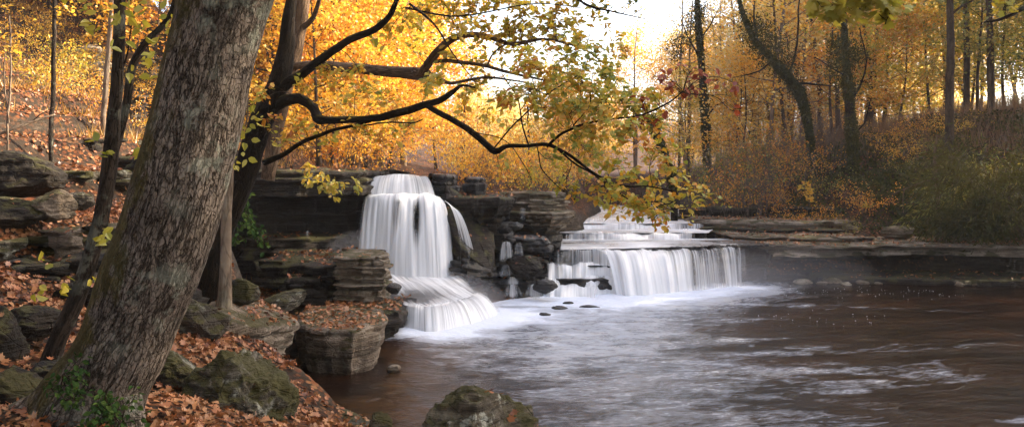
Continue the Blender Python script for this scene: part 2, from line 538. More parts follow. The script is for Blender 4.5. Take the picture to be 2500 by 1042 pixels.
CTRL = np.array([
    (0, 0, 1.4), (-3, 0, 1.8), (4, 0, 1.3), (-1, 4, 1.25), (0, 6, .75), (12, 0, 1.2), (-8, 0, 3.2), (0, -8, 1.6), (-14, 2, 6), (14, 1, 1.0),
    P(200, 1042, 5.2), P(400, 1000, 6), P(500, 860, 8.3), P(560, 760, 10), P(585, 700, 11.5), (-3.7, 11.4, .5), (-4.3, 13.0, .6), P(640, 660, 15),
    P(700, 990, 8), P(560, 930, 8.2), P(840, 1030, 8.6), (-2.3, 15.5, .35), (-1.9, 17, .3),
    P(60, 990, 6), P(-60, 850, 6.5), P(130, 830, 7.2), P(50, 650, 9), P(200, 640, 10), P(330, 640, 10.5), P(100, 470, 12.5), P(300, 480, 13), P(420, 520, 13.5),
    P(180, 350, 16), P(0, 330, 15.5), P(350, 350, 17), P(450, 400, 18), P(250, 265, 20), P(100, 150, 24), P(330, 200, 24), P(30, -30, 31), P(400, 60, 32),
    P(200, -120, 42), P(560, 410, 19), P(620, 412, 20), P(800, 416, 21.6), P(700, 385, 26), P(860, 395, 32), P(650, 300, 36), P(520, 200, 38), P(900, 380, 45), P(1000, 400, 60),
    (-30, 20, 13), (-30, 60, 17), (-60, 30, 20), (-20, 90, 14), (-60, 120, 22), (-30, -20, 8), (0, -40, 2), (30, -30, 3), (-80, -40, 15),
    (-3, 24, 2.8), (-2.9, 30, 2.9), (-3, 40, 2.9), (.5, 24, 2.3), (1.0, 28, 2.4), (1.5, 34, 2.4), P(1250, 435, 44), P(1150, 420, 60), (-2, 80, 3.5), (2, 120, 6),
    (4, 24, .8), (4, 28, 1.0), (5, 34, 1.2), (6, 42, 1.6), P(1600, 440, 46), (12, 60, 3.5), (14, 100, 6),
    (8.5, 27, .85), (10.5, 27.5, .95), (9, 29.5, 1.2), P(1900, 520, 31), P(1800, 460, 34), P(1900, 450, 32.5), P(1950, 380, 35), P(1760, 420, 38), P(2150, 315, 34), P(2100, 450, 30.5),
    P(2300, 310, 33), P(2300, 470, 29), P(2500, 265, 31), P(2500, 500, 27), P(2300, 585, 26), P(2520, 590, 24.5), P(2150, 560, 28),
    (16, 23.8, .1), (19, 14, 1.6), (24, 14, 5), (20, 5, 3), (27, 22, 6.2), (40, 15, 7), (40, 40, 7), (60, 70, 9), (30, 60, 6), (20, 45, 5.2), (80, 0, 9), (90, 120, 14),
    (0, 200, 14), (-150, 150, 28), (150, 150, 20), (150, -100, 8), (-150, -100, 18), (260, 300, 24), (-260, 300, 34), (260, -200, 10), (-260, -200, 20), (0, 300, 22), (0, -200, 4)], float)
POOLPOLY = [(-4.5, 13.2), (-4.3, 12.0), (-3.9, 11.0), (-3.3, 10.4), (-2.6, 9.9), (-1.9, 9.2), (-1.3, 8.5), (-.4, 7.8), (.6, 7.0), (2.5, 5.4), (6, 4.2), (14, 4.2), (18, 8), (17.5, 16), (18.5, 24.6), (13, 25), (7, 25), (4.2, 22.5), (1.5, 22), (-.5, 19.5), (-2.4, 20.0), (-2.6, 17.2), (-2.2, 16.0), (-3.0, 14.6)]
SLABPOLY = [(-3.72, 9.7), (-3.3, 9.6), (-2.9, 10.5), (-2.8, 12.5), (-3.8, 13.3), (-4.3, 12.6), (-3.95, 11)]
CLIFFPOLY = [(-7.6, 21.0), (-7.3, 18.6), (-6.2, 16.4), (-5.0, 14.9), (-4.4, 13.6), (-2, 14.0), (.5, 19), (2.6, 21), (2.7, 27.2), (.9, 26.0), (-.4, 24.2), (-1.5, 22.0), (-1.9, 22.0), (-4, 22.2)]
CREEKPOLY = [(1.0, 21.6), (7.2, 22.5), (8.3, 25.2), (7.2, 27.6), (6.8, 31), (9, 38), (8, 52), (4, 52), (4, 38), (2.6, 30), (1.9, 25.5)]
RACEPOLY = [(-3.9, 21.6), (-2.1, 21.6), (-1.9, 30), (-2.0, 42), (-4.0, 42), (-4.1, 30)]


def _rbf():
    c = CTRL
    sc = 20.0
    q = c[:, :2] / sc
    d = np.hypot(q[:, None, 0] - q[None, :, 0], q[:, None, 1] - q[None, :, 1])
    n = len(c)
    A = np.zeros((n + 3, n + 3))
    A[:n, :n] = d + 0.0
    A[:n, n] = 1
    A[:n, n + 1:] = q
    A[n:, :n] = A[:n, n:].T
    A[:n, :n] -= np.eye(n) * .012
    w = np.linalg.solve(A, np.concatenate([c[:, 2], np.zeros(3)]))

    def f(x, y):
        sh = x.shape
        x, y = x.ravel() / sc, y.ravel() / sc
        out = w[n] + w[n + 1] * x + w[n + 2] * y
        for i in range(n):
            out = out + w[i] * np.hypot(x - q[i, 0], y - q[i, 1])
        return out.reshape(sh)
    return f


RBF = _rbf()


def ground_z(x, y):
    x = np.asarray(x, float)
    y = np.asarray(y, float)
    z = RBF(x, y)
    p = np.stack([x.ravel(), y.ravel(), 0 * x.ravel()], 1)
    near = sstep(55, 30, np.hypot(x, y - 14))
    big = fbm(p * .35, 4, 3).reshape(x.shape)
    sm = fbm(p * 1.7, 4, 5).reshape(x.shape)
    # terraced limestone ledges on the left hillside
    m = sstep(-4.6, -6.5, x) * sstep(6, 9, y) * sstep(46, 34, y)
    s = .62
    q = (z + .35 * big) / s
    st = (np.floor(q) + sstep(.45, .8, q - np.floor(q))) * s - .35 * big
    z = z + m * .85 * (st - z)
    z = z + .22 * big * (.35 + .65 * near) + .07 * sm * near
    far = sstep(60, 160, np.hypot(x, y))
    z = z + far * 3 * fbm(p * .02, 3, 9).reshape(x.shape)
    for poly, bed, wdt in ((SLABPOLY, .3, .3), (CLIFFPOLY, .22, .6), (POOLPOLY, -.55, .6), (CREEKPOLY, .55, .7), (RACEPOLY, 2.75, .5)):
        d = seg_dist(x, y, poly)
        k = sstep(-.25, wdt, d)
        z = np.where(z > bed, z * (1 - k) + (bed + .08 * sm) * k, z)
    return z


def axis(lo, hi, step, far_lo, far_hi, g=1.13):
    a = list(np.arange(lo, hi + 1e-6, step))
    s, v = step, hi
    while v < far_hi:
        s *= g
        v += s
        a.append(v)
    s, v = step, lo
    b = []
    while v > far_lo:
        s *= g
        v -= s
        b.append(v)
    return np.array(b[::-1] + a)


gx = axis(-17, 21, .13, -260, 260)
gy = axis(3.5, 37, .13, -120, 300)
GX, GY = np.meshgrid(gx, gy)
GZ = ground_z(GX, GY)
ground = mk('ground', np.stack([GX, GY, GZ], -1).reshape(-1, 3), grid_faces(len(gx), len(gy)), GROUND)
tag(ground, 'leaf littered soil and rock banks on both sides of the stream', 'ground', kind='structure')


def gz(x, y):
    return float(ground_z(np.array([x]), np.array([y]))[0])


# ------------------------------------------------------------------ rocks
SURF = []        # (V, F, leaves per square metre, leaf colour bias)


def reg(V, Fs, dens):
    SURF.append((V, Fs, dens))


def resample(pts, ds, closed=True):
    pts = np.asarray(pts, float)
    if closed:
        pts = np.vstack([pts, pts[:1]])
    L = np.concatenate([[0], np.cumsum(np.hypot(*np.diff(pts, axis=0).T))])
    n = max(12, int(L[-1] / ds))
    s = np.linspace(0, L[-1], n, endpoint=not closed)
    return np.stack([np.interp(s, L, pts[:, 0]), np.interp(s, L, pts[:, 1])], 1)


def slab(name, label, outline, zt, zb, mat=None, layers=.16, ds=.07, rough=.09, under=0.0, crev=.05, tilt=(0, 0), seed=0, dens=0,
         topn=.05, cat='rock', group=None, chunk=.0, dz=.045, bl=1.0):
    """a stratified rock: plan outline (counter-clockwise or not), bedding layers with their own set-back, rough broken faces"""
    o = resample(outline, ds)
    area = .5 * np.sum(o[:, 0] * np.roll(o[:, 1], -1) - np.roll(o[:, 0], -1) * o[:, 1])
    if area < 0:
        o = o[::-1]
    # soften corners a little
    for _ in range(1):
        o = .5 * o + .25 * (np.roll(o, 1, 0) + np.roll(o, -1, 0))
    t = np.roll(o, -1, 0) - np.roll(o, 1, 0)
    nr = np.stack([t[:, 1], -t[:, 0]], 1)
    for _ in range(2):
        nr = .5 * nr + .25 * (np.roll(nr, 1, 0) + np.roll(nr, -1, 0))
    nr /= np.linalg.norm(nr, axis=1)[:, None] + 1e-9
    c = o.mean(0)
    N = len(o)
    rg = np.random.default_rng(seed + 100)
    hgt = zt - zb
    nk = max(4, int(hgt / dz))
    bounds = [0.0]
    while bounds[-1] < hgt:
        bounds.append(bounds[-1] + layers * rg.uniform(.5, 1.6))
    bounds = np.array(bounds)
    off = rg.uniform(0, 1, len(bounds)) * rough * 1.6
    rings = []
    arc = np.concatenate([[0], np.cumsum(np.hypot(*np.diff(o, axis=0).T))])
    blen = rg.uniform(.16, .55, len(bounds) + 1) * bl
    bph = rg.uniform(0, 5, len(bounds) + 1)
    for k in range(nk + 1):
        h = hgt * k / nk                                     # height above the bottom
        li = np.searchsorted(bounds, h, side='right') - 1
        bdist = np.min(np.abs(bounds - h)) if 0 < k < nk else 1
        p3 = np.concatenate([o * 2.2, np.full((N, 1), h * 5.0 + li * 7.1)], 1)
        nz = fbm(p3, 4, seed, .6) * rough * 1.3
        bi = np.floor((arc + .06 * nz) / blen[li] + bph[li]).astype(np.int64)
        blk = _hash(bi, bi * 0 + li, bi * 0, seed + 9)
        ins = off[li] + blk * (rough * .9) + np.where(blk > .62, 1, 0) * chunk + nz * .75
        fr = ((arc / blen[li] + bph[li]) % 1.0) * blen[li]
        ins = ins + np.where(fr < ds * .9, .035, 0) * (_hash(bi, bi * 0 + li, bi * 0, seed + 3) > .4)
        if bdist < dz * .75:
            ins = ins + crev * np.clip(.7 + 1.1 * vnoise(p3 * .8, seed + 4), 0, 2)
        f = max(0.0, 1 - h / hgt)
        ins = ins + under * f ** 1.5
        if k == nk:
            ins = ins + .03
        q = o - nr * ins[:, None]
        z = zb + h + .018 * vnoise(np.concatenate([o * 3, np.full((N, 1), k * .3)], 1), seed + 2)
        rings.append(np.concatenate([q, z[:, None]], 1))
    m = 9
    topq = rings[-1]
    for j in range(1, m + 1):
        s = (1 - j / m)
        q = c + (topq[:, :2] - c) * max(s, .002)
        nzv = fbm(np.concatenate([q * 1.7, np.zeros((N, 1))], 1), 4, seed + 5)
        z = zt + topn * (1.3 * nzv) * min(1, j / 2) + .02
        rings.append(np.concatenate([q, z[:, None]], 1))
    V = np.concatenate(rings)
    w = np.clip((V[:, 2] - zb) / max(hgt, 1e-3), 0, 1)
    V[:, 2] += w * ((V[:, 0] - c[0]) * tilt[0] + (V[:, 1] - c[1]) * tilt[1])
    Fs = grid_faces(N, len(rings), True)
    loc = (float(c[0]), float(c[1]), float(zb))
    ob = mk(name, V, Fs, mat or ROCK_GREY, None, True, loc=loc)
    tag(ob, label, cat, group)
    if dens:
        reg(V, Fs[nk * N:], dens)
    return ob


def front(pts, z=None):
    """[(px, py or Y)] -> plan points. With z given the second value is the photo row of a point at that height."""
    out = []
    for px, v in pts:
        Y = v if z is None else (H - z) * F / (v - HY)
        out.append(XY(px, Y))
    return out


def ledge(name, label, pts, back, zt, zb, **k):
    """front edge left to right plus a straight back a given distance behind"""
    f = list(pts)
    b = [(x * 1.0, y + back) for x, y in f[::-1]]
    return slab(name, label, f + b, zt, zb, **k)


_ico = {}


def ico(n):
    if n not in _ico:
        bm = bmesh.new()
        bmesh.ops.create_icosphere(bm, subdivisions=n, radius=1)
        _ico[n] = (np.array([v.co[:] for v in bm.verts]), np.array([[v.index for v in f.verts] for f in bm.faces]))
        bm.free()
    return _ico[n]


def boulder_mesh(size, seed, n=5, cuts=9, rough=.16, strata=.0):
    V, Fs = ico(n)
    V = V.copy()
    rg = np.random.default_rng(seed)
    for _ in range(cuts):
        d = rg.normal(size=3)
        d /= np.linalg.norm(d)
        lim = rg.uniform(.62, .9)
        s = V @ d
        V = V - np.maximum(s - lim, 0)[:, None] * d * .92
    nz = fbm(V * 1.6 + seed * 3.1, 5, seed, .55)
    V = V * (1 + rough * nz)[:, None]
    if strata:
        V[:, :2] *= (1 + strata * vnoise(np.stack([0 * V[:, 0], 0 * V[:, 0], V[:, 2] * 7 + 1.3 * nz], 1), seed))[:, None]
    rd = 1 - np.abs(fbm(V * 2.7 + 5, 4, seed + 6))
    V = V * (1 + .05 * fbm(V * 7, 3, seed + 3) + rough * .7 * (rd ** 3 - .6))[:, None]
    return V * np.asarray(size), Fs


def boulder(name, label, loc, size, rot=0, mat=None, seed=0, dens=0, group=None, tilt=0, **k):
    V, Fs = boulder_mesh(size, seed, **k)
    ct, st = math.cos(tilt), math.sin(tilt)
    V = np.stack([V[:, 0] * ct + V[:, 2] * st, V[:, 1], -V[:, 0] * st + V[:, 2] * ct], 1)
    c, s = math.cos(rot), math.sin(rot)
    V = np.stack([V[:, 0] * c - V[:, 1] * s, V[:, 0] * s + V[:, 1] * c, V[:, 2]], 1) + np.asarray(loc)
    o = mk(name, V, Fs, mat or ROCK_GREY, None, True, loc=loc)
    tag(o, label, 'rock', group)
    if dens:
        reg(V, Fs, dens)
    return o




# ---- left cliff beside the waterfall (dark overhang)
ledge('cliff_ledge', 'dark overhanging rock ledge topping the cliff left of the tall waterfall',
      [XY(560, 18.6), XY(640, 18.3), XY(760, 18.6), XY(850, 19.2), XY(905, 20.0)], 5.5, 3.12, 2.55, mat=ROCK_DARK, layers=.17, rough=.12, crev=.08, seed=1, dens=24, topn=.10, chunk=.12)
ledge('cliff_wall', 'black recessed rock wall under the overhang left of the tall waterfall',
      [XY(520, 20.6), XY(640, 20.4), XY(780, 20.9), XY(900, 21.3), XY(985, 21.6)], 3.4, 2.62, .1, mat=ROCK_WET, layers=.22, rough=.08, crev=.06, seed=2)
ledge('rock_shelf', 'thin dark shelf with trickles at the foot of the black cliff wall',
      [XY(560, 19.0), XY(660, 18.8), XY(760, 19.2), XY(840, 19.6)], 2.2, 1.52, 1.05, mat=ROCK_DARK, layers=.12, rough=.1, crev=.06, seed=3, dens=20, chunk=.08)
ledge('rock_shelf', 'leaf strewn stepped shelf between the cliff foot and the square rock block',
      [XY(600, 16.9), XY(690, 16.8), XY(780, 17.2), XY(830, 17.6)], 2.4, 1.22, .7, mat=ROCK_DARK, layers=.13, rough=.11, crev=.07, seed=4, dens=70, chunk=.1)
ledge('rock_shelf', 'lowest dark shelf with orange leaves left of the square rock block',
      [XY(660, 16.1), XY(740, 16.0), XY(815, 16.3)], 1.6, .92, .2, mat=ROCK_DARK, layers=.15, rough=.10, crev=.07, seed=5, dens=45, chunk=.12)
slab('rock_block', 'square tan layered rock block just left of the tall waterfall',
     [XY(806, 16.15), XY(880, 15.95), XY(946, 16.1), XY(962, 16.9), XY(958, 17.8), XY(830, 18.0)], 1.40, .3, mat=ROCK_TAN, layers=.085, rough=.075, crev=.06, under=.0, seed=6, dens=16, ds=.04, dz=.022, chunk=.07)
ledge('rock_shelf', 'shadowed layered rock joined to the left side of the square rock block', [XY(716, 16.6), XY(760, 16.25), XY(822, 16.2)], 1.9, 1.2, .3, mat=ROCK_DARK, layers=.1, rough=.1, crev=.06, seed=143, dens=60, dz=.03, ds=.05, chunk=.1)
boulder('small_rock', 'small wet black stone against the corner of the square rock block', P(962, 706, 15.9), (.17, .2, .12), seed=5, mat=ROCK_WET, n=4)
ledge('leafy_ledge', 'low ledge carpeted with orange leaves in front of the square rock block',
      [XY(740, 14.9), XY(850, 14.8), XY(930, 14.95), XY(988, 15.25)], 2.0, .47, -.3, mat=ROCK_DARK, layers=.14, rough=.09, crev=.07, seed=7, dens=260, ds=.06, topn=.04)
slab('leafy_slab', 'thick flat boulder covered in orange leaves overhanging the pool',
     [XY(708, 13.1), XY(722, 12.5), XY(790, 12.15), XY(868, 12.2), XY(935, 12.75), XY(952, 13.2), XY(950, 13.9), XY(925, 14.9), XY(800, 15.1), XY(735, 14.6)],
     .66, -.12, mat=ROCK_SLAB, layers=.26, rough=.08, crev=.035, under=.15, seed=8, dens=270, ds=.05, tilt=(.0, -.01), topn=.05, dz=.03, chunk=.07)
slab('rock_slab', 'sloping broad slab with leaves beside the pale trunk roots',
     [XY(500, 9.5), XY(560, 9.55), XY(640, 10.1), XY(715, 11.0), XY(742, 11.9), XY(725, 12.8), XY(640, 13.2), XY(560, 12.2), XY(500, 11.0)],
     1.12, .35, mat=ROCK_SLAB, layers=.24, rough=.07, crev=.05, under=.25, seed=9, dens=110, ds=.05, tilt=(-.35, -.16), topn=.07, dz=.035)
boulder('mossy_boulder', 'jagged green mossed boulder lying on the leaf covered slab', P(690, 738, 13.4), (.42, .3, .17), seed=12, mat=ROCK_MOSSY, rot=.3, tilt=-.28, n=5)
boulder('pale_boulder', 'angular grey boulder between the big trunk and the pale trunk', P(476, 782, 9.0), (.36, .35, .27), seed=13, mat=ROCK_GREY, rot=.4, n=5, strata=.06)
boulder('pale_boulder', 'grey green tilted boulder at the right foot of the big trunk', P(432, 915, 7.0), (.26, .24, .2), seed=14, mat=ROCK_MOSSY, rot=.8, n=5, tilt=.4)
boulder('small_rock', 'mossy pyramid stone at the foot of the pale trunk', P(592, 712, 11.0), (.22, .2, .19), seed=15, mat=ROCK_MOSSY, n=4)
boulder('mossy_boulder', 'large dark mossy boulder in the foreground right of the big trunk', P(572, 1005, 6.8), (.52, .62, .56), seed=16, mat=ROCK_MOSSY, rot=.5, n=6, dens=9, tilt=.25, cuts=8, rough=.26)
slab('leafy_slab', 'low foreground slab strewn with orange leaves at the edge of the dark pool',
     [XY(600, 7.2), XY(760, 7.4), XY(900, 8.1), XY(930, 8.8), XY(850, 9.1), XY(760, 9.8), XY(690, 10.4), XY(610, 10.2)],
     .52, -.3, mat=ROCK_GREY, layers=.2, rough=.06, crev=.05, under=-.1, seed=17, dens=190, ds=.05, tilt=(-.16, .0), topn=.05)
boulder('lichen_boulder', 'large lichen spotted boulder with leaves at the bottom edge of the picture', P(1160, 1112, 6.3), (.68, .5, .47), seed=21, mat=ROCK_BOTTOM, rot=.2, n=6, cuts=18, rough=.26, dens=36)
boulder('small_rock', 'small dark mossy stone left of the lichen spotted boulder', P(925, 1046, 7.0), (.12, .12, .14), seed=19, mat=ROCK_MOSSY, n=4)
boulder('small_rock', 'small brown stone standing alone in the water off the overhanging boulder', P(962, 900, 12.6), (.11, .1, .07), seed=20, mat=ROCK_TAN, n=4)

# ---- rocks right of the tall waterfall
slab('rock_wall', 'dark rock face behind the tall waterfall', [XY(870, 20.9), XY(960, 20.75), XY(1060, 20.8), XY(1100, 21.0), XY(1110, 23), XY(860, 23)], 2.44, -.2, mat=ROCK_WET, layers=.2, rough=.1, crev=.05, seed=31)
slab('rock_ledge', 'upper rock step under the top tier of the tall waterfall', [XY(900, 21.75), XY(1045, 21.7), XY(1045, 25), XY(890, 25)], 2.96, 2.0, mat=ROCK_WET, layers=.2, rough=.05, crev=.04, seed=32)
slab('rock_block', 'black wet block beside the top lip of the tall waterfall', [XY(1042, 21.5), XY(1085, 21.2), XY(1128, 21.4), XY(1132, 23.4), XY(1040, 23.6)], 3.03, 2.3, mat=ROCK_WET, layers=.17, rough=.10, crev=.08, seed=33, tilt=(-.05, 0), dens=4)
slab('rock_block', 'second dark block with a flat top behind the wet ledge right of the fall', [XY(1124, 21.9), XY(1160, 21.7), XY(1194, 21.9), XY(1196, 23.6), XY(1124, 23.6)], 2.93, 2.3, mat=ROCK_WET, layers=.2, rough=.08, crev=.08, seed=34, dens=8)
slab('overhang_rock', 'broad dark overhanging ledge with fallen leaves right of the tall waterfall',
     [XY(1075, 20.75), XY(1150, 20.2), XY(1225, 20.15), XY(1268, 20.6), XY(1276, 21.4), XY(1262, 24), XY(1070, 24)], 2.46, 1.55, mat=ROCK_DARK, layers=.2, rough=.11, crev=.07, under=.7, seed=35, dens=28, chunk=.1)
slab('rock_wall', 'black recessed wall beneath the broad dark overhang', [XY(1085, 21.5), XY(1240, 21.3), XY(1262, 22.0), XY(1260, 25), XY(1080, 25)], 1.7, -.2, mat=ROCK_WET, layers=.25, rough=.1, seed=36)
slab('layered_outcrop', 'brown layered rock outcrop with a jutting right tip above the upper cascades',
     [XY(1200, 24.2), XY(1290, 23.6), XY(1360, 23.8), XY(1396, 24.6), XY(1390, 26.0), XY(1300, 28), XY(1190, 28)], 2.5, 1.95, mat=ROCK_TAN, layers=.09, rough=.12, crev=.06, dz=.03, ds=.05, seed=37, dens=18, chunk=.12)
slab('layered_outcrop', 'lower bedded half of the brown outcrop with a rounded right nose',
     [XY(1195, 24.3), XY(1270, 23.2), XY(1350, 22.7), XY(1400, 23.1), XY(1414, 24.0), XY(1395, 25.4), XY(1300, 27), XY(1190, 27)], 1.96, 1.35, mat=ROCK_TAN, layers=.08, rough=.10, crev=.05, under=.5, dz=.03, ds=.05, seed=38, chunk=.1)
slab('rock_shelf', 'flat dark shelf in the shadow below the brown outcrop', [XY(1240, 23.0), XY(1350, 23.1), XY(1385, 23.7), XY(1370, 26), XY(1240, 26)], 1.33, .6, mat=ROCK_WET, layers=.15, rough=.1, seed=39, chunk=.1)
slab('wet_slab', 'flat glistening slab with leaves at the left end of the right hand cascade', [XY(1215, 21.6), XY(1270, 21.0), XY(1345, 20.9), XY(1356, 21.5), XY(1340, 22.6), XY(1210, 23)], 1.36, 1.05, mat=ROCK_WET, layers=.11, rough=.10, crev=.05, seed=40, dens=24, dz=.03, ds=.05, chunk=.08)
slab('wet_slab', 'black stepped rock carrying the little side cascade', [XY(1195, 20.9), XY(1240, 20.75), XY(1300, 20.9), XY(1352, 21.1), XY(1352, 23), XY(1195, 23)], .74, -.2, mat=ROCK_WET, layers=.11, rough=.12, crev=.05, seed=140, dens=6, dz=.03, ds=.05, chunk=.1)
slab('wet_slab', 'lowest wet black ledge at the waterline below the little side cascade', [XY(1148, 19.7), XY(1200, 19.95), XY(1260, 20.0), XY(1342, 20.3), XY(1345, 22), XY(1148, 22)], .36, -.3, mat=ROCK_WET, layers=.1, rough=.14, crev=.05, seed=141, dens=3, dz=.03, ds=.05, chunk=.12)
slab('slanted_rock', 'big slanting brown rock sloping down beside the tall waterfall', [XY(1080, 20.5), XY(1108, 19.9), XY(1150, 19.62), XY(1205, 19.7), XY(1216, 20.3), XY(1205, 21.3), XY(1080, 21.4)], 1.75, .5, mat=ROCK_DARK, layers=.16, rough=.09, crev=.04, seed=41, tilt=(-.71, .8), dens=7, ds=.05, topn=.09)
slab('wet_slab', 'layered black rock under the big slanting boulder', [XY(1092, 19.6), XY(1140, 19.3), XY(1205, 19.7), XY(1222, 20.4), XY(1215, 22), XY(1092, 22)], .95, -.2, mat=ROCK_WET, layers=.12, rough=.12, crev=.06, seed=142, dz=.035, ds=.05, chunk=.12, tilt=(-.25, 0))
boulder('slanted_boulder', 'dark tilted boulder dotted with leaves amid the little cascades', P(1288, 650, 20.4), (.52, .42, .30), seed=44, mat=ROCK_DARK, rot=-.3, tilt=.35, n=6, cuts=14, rough=.2, dens=26)
boulder('wet_boulder', 'small wet rock below the tilted leaf dotted boulder', P(1330, 700, 19.8), (.3, .3, .2), seed=45, mat=ROCK_WET, n=4)
for i, (px, py, s) in enumerate([(1245, 588, .16), (1268, 598, .13), (1222, 612, .15), (1232, 560, .2), (1258, 552, .18)]):
    boulder('small_rock', 'small wet stones around the head of the little side cascade', P(px, py, 21.3), (s * 1.3, s, s * .6), seed=60 + i, mat=ROCK_WET, n=3, rot=i, group='wet stones at the side cascade')
slab('wet_slab', 'apron shelf of black rock under the lower step of the tall waterfall', [XY(965, 16.9), XY(1010, 16.2), XY(1090, 16.6), XY(1160, 17.6), XY(1200, 18.6), XY(1180, 21.5), XY(930, 21.5), XY(930, 17.5)], .36, -.4, mat=ROCK_WET, layers=.2, rough=.07, seed=46)
# low ledge slivers standing out of the shallow pool
for i, (px, py, w, d) in enumerate([(1365, 752, .20, .07), (1440, 749, .24, .06), (1388, 741, .14, .05), (1330, 768, .14, .06)]):
    Y = 6000 / (py - HY)
    boulder('ledge_sliver', 'thin dark rock sliver just breaking the surface of the pool', P(px, py, Y), (w, d * 2, .055), seed=80 + i, mat=ROCK_WET, n=4, group='rock slivers in the shallow pool')

# ---- under the right hand falls
slab('fall_ledge', 'dark wet ledge behind the wide right hand curtain fall', [XY(1345, 22.0), XY(1480, 22.0), XY(1560, 21.95), XY(1690, 22.65), XY(1800, 23.2), XY(1880, 23.7), XY(1890, 26.2), XY(1340, 25)], .99, -.4, mat=ROCK_WET, layers=.16, rough=.10, crev=.06, under=.15, seed=47, topn=.012)
slab('fall_ledge', 'second wet step of the stepped cascade left of the wide curtain fall', [XY(1335, 21.3), XY(1420, 21.2), XY(1500, 21.1), XY(1510, 22.6), XY(1330, 22.6)], .66, -.4, mat=ROCK_WET, layers=.14, rough=.10, seed=48, topn=.02)
slab('fall_ledge', 'lowest wet step of the stepped cascade left of the wide curtain fall', [XY(1325, 20.9), XY(1420, 20.7), XY(1500, 20.65), XY(1512, 21.8), XY(1320, 21.8)], .36, -.4, mat=ROCK_WET, layers=.14, rough=.10, seed=49, topn=.02)
slab('fall_ledge', 'low wet ledge under the upper cascade beside the outcrop', [XY(1365, 25.8), XY(1500, 25.9), XY(1640, 26.0), XY(1730, 26.3), XY(1730, 29), XY(1365, 29)], 1.15, .4, mat=ROCK_WET, layers=.14, rough=.07, seed=50, topn=.012)
slab('fall_ledge', 'far wet ledge under the topmost cascade', [XY(1395, 28.0), XY(1500, 28.0), XY(1700, 28.2), XY(1725, 33), XY(1395, 33)], 1.31, .6, mat=ROCK_WET, layers=.14, rough=.07, seed=51, topn=.012)

for i in range(30):
    px = 1600 + i * 9.3 + random.uniform(-4, 4)
    Y = np.interp(px, [1580, 1650, 1720, 1800, 1870], [21.75, 22.1, 22.55, 22.95, 23.35]) + random.uniform(.0, .35)
    s = random.uniform(.03, .075)
    boulder('lip_stone', 'small dark stones the water parts around along the lip of the wide curtain fall', (*XY(px, Y), 1.035), (s * 1.5, s, s * .9), seed=240 + i, mat=ROCK_WET, n=3, group='dark stones along the curtain fall lip')

# ---- right bank ledges
ledge('bank_ledge', 'long leaf dusted ledge overhanging the pool on the right bank',
      [XY(1800, 23.9), XY(1880, 23.3), XY(1990, 22.9), XY(2080, 23.0), XY(2150, 23.3), XY(2260, 23.4), XY(2400, 23.2), XY(2560, 22.8), XY(2760, 22)], 4.2, 1.0, .72, mat=ROCK_LEDGE, layers=.10, rough=.16, crev=.06, seed=52, dens=42, ds=.08, topn=.03, chunk=.26, bl=2.6)
ledge('bank_ledge', 'second thin ledge set back above the long overhang on the right bank',
      [XY(1760, 25.4), XY(1850, 24.8), XY(1960, 24.4), XY(2060, 24.2), XY(2160, 24.6)], 3.5, 1.14, .85, mat=ROCK_LEDGE, layers=.08, rough=.16, crev=.06, seed=53, dens=42, ds=.08, topn=.03, chunk=.24, bl=2.2)
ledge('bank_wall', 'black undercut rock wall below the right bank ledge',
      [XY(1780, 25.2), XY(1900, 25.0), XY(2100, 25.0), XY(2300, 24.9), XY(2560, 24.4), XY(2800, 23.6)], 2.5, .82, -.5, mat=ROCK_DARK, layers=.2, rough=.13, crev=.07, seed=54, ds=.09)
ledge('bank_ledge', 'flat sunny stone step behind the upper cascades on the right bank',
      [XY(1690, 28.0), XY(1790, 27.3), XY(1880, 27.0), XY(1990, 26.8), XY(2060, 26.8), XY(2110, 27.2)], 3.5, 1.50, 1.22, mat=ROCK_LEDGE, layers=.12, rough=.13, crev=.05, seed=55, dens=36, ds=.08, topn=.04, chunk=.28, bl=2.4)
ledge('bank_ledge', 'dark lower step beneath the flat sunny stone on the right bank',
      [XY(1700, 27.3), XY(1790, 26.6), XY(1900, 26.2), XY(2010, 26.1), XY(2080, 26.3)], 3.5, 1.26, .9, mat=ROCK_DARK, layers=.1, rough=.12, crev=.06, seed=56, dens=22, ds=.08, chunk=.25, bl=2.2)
slab('bank_block', 'long mossy block with a dark face standing behind the upper cascades', [XY(1725, 29.7), XY(1800, 29.3), XY(1856, 29.5), XY(1862, 31.5), XY(1725, 32)], 1.86, 1.2, mat=ROCK_DARK, layers=.2, rough=.12, seed=57, dens=26, topn=.1)
slab('bank_block', 'low mossed block farthest left along the right bank ledges', [XY(1655, 31), XY(1715, 30.2), XY(1735, 30.5), XY(1735, 33), XY(1650, 33)], 1.72, 1.1, mat=ROCK_DARK, layers=.2, rough=.12, seed=58, dens=26, topn=.1)
slab('bank_block', 'rounded leaf covered mound of rock in the middle of the right bank', [XY(1860, 29.2), XY(1950, 28.7), XY(2050, 28.8), XY(2110, 29.3), XY(2120, 31.5), XY(1865, 31.5)], 1.82, 1.1, mat=ROCK_DARK, layers=.2, rough=.2, seed=59, dens=60, topn=.2, under=.1)
boulder('bank_block', 'squat brown boulder under the ivy on the right bank', P(2195, 568, 26.0), (.55, .5, .24), seed=66, mat=ROCK_TAN, n=4)
for i in range(16):
    px = 1960 + i * 38 + random.uniform(-12, 12)
    s = random.uniform(.08, .2)
    Y = 22.6 + random.uniform(-.2, .5)
    boulder('shore_stone', 'little stones along the muddy waterline below the undercut right bank', (*XY(px, Y), .03), (s * 1.5, s, s * .7), seed=200 + i, mat=ROCK_TAN if i % 3 else ROCK_PALE, n=3, group='stones along the right waterline')
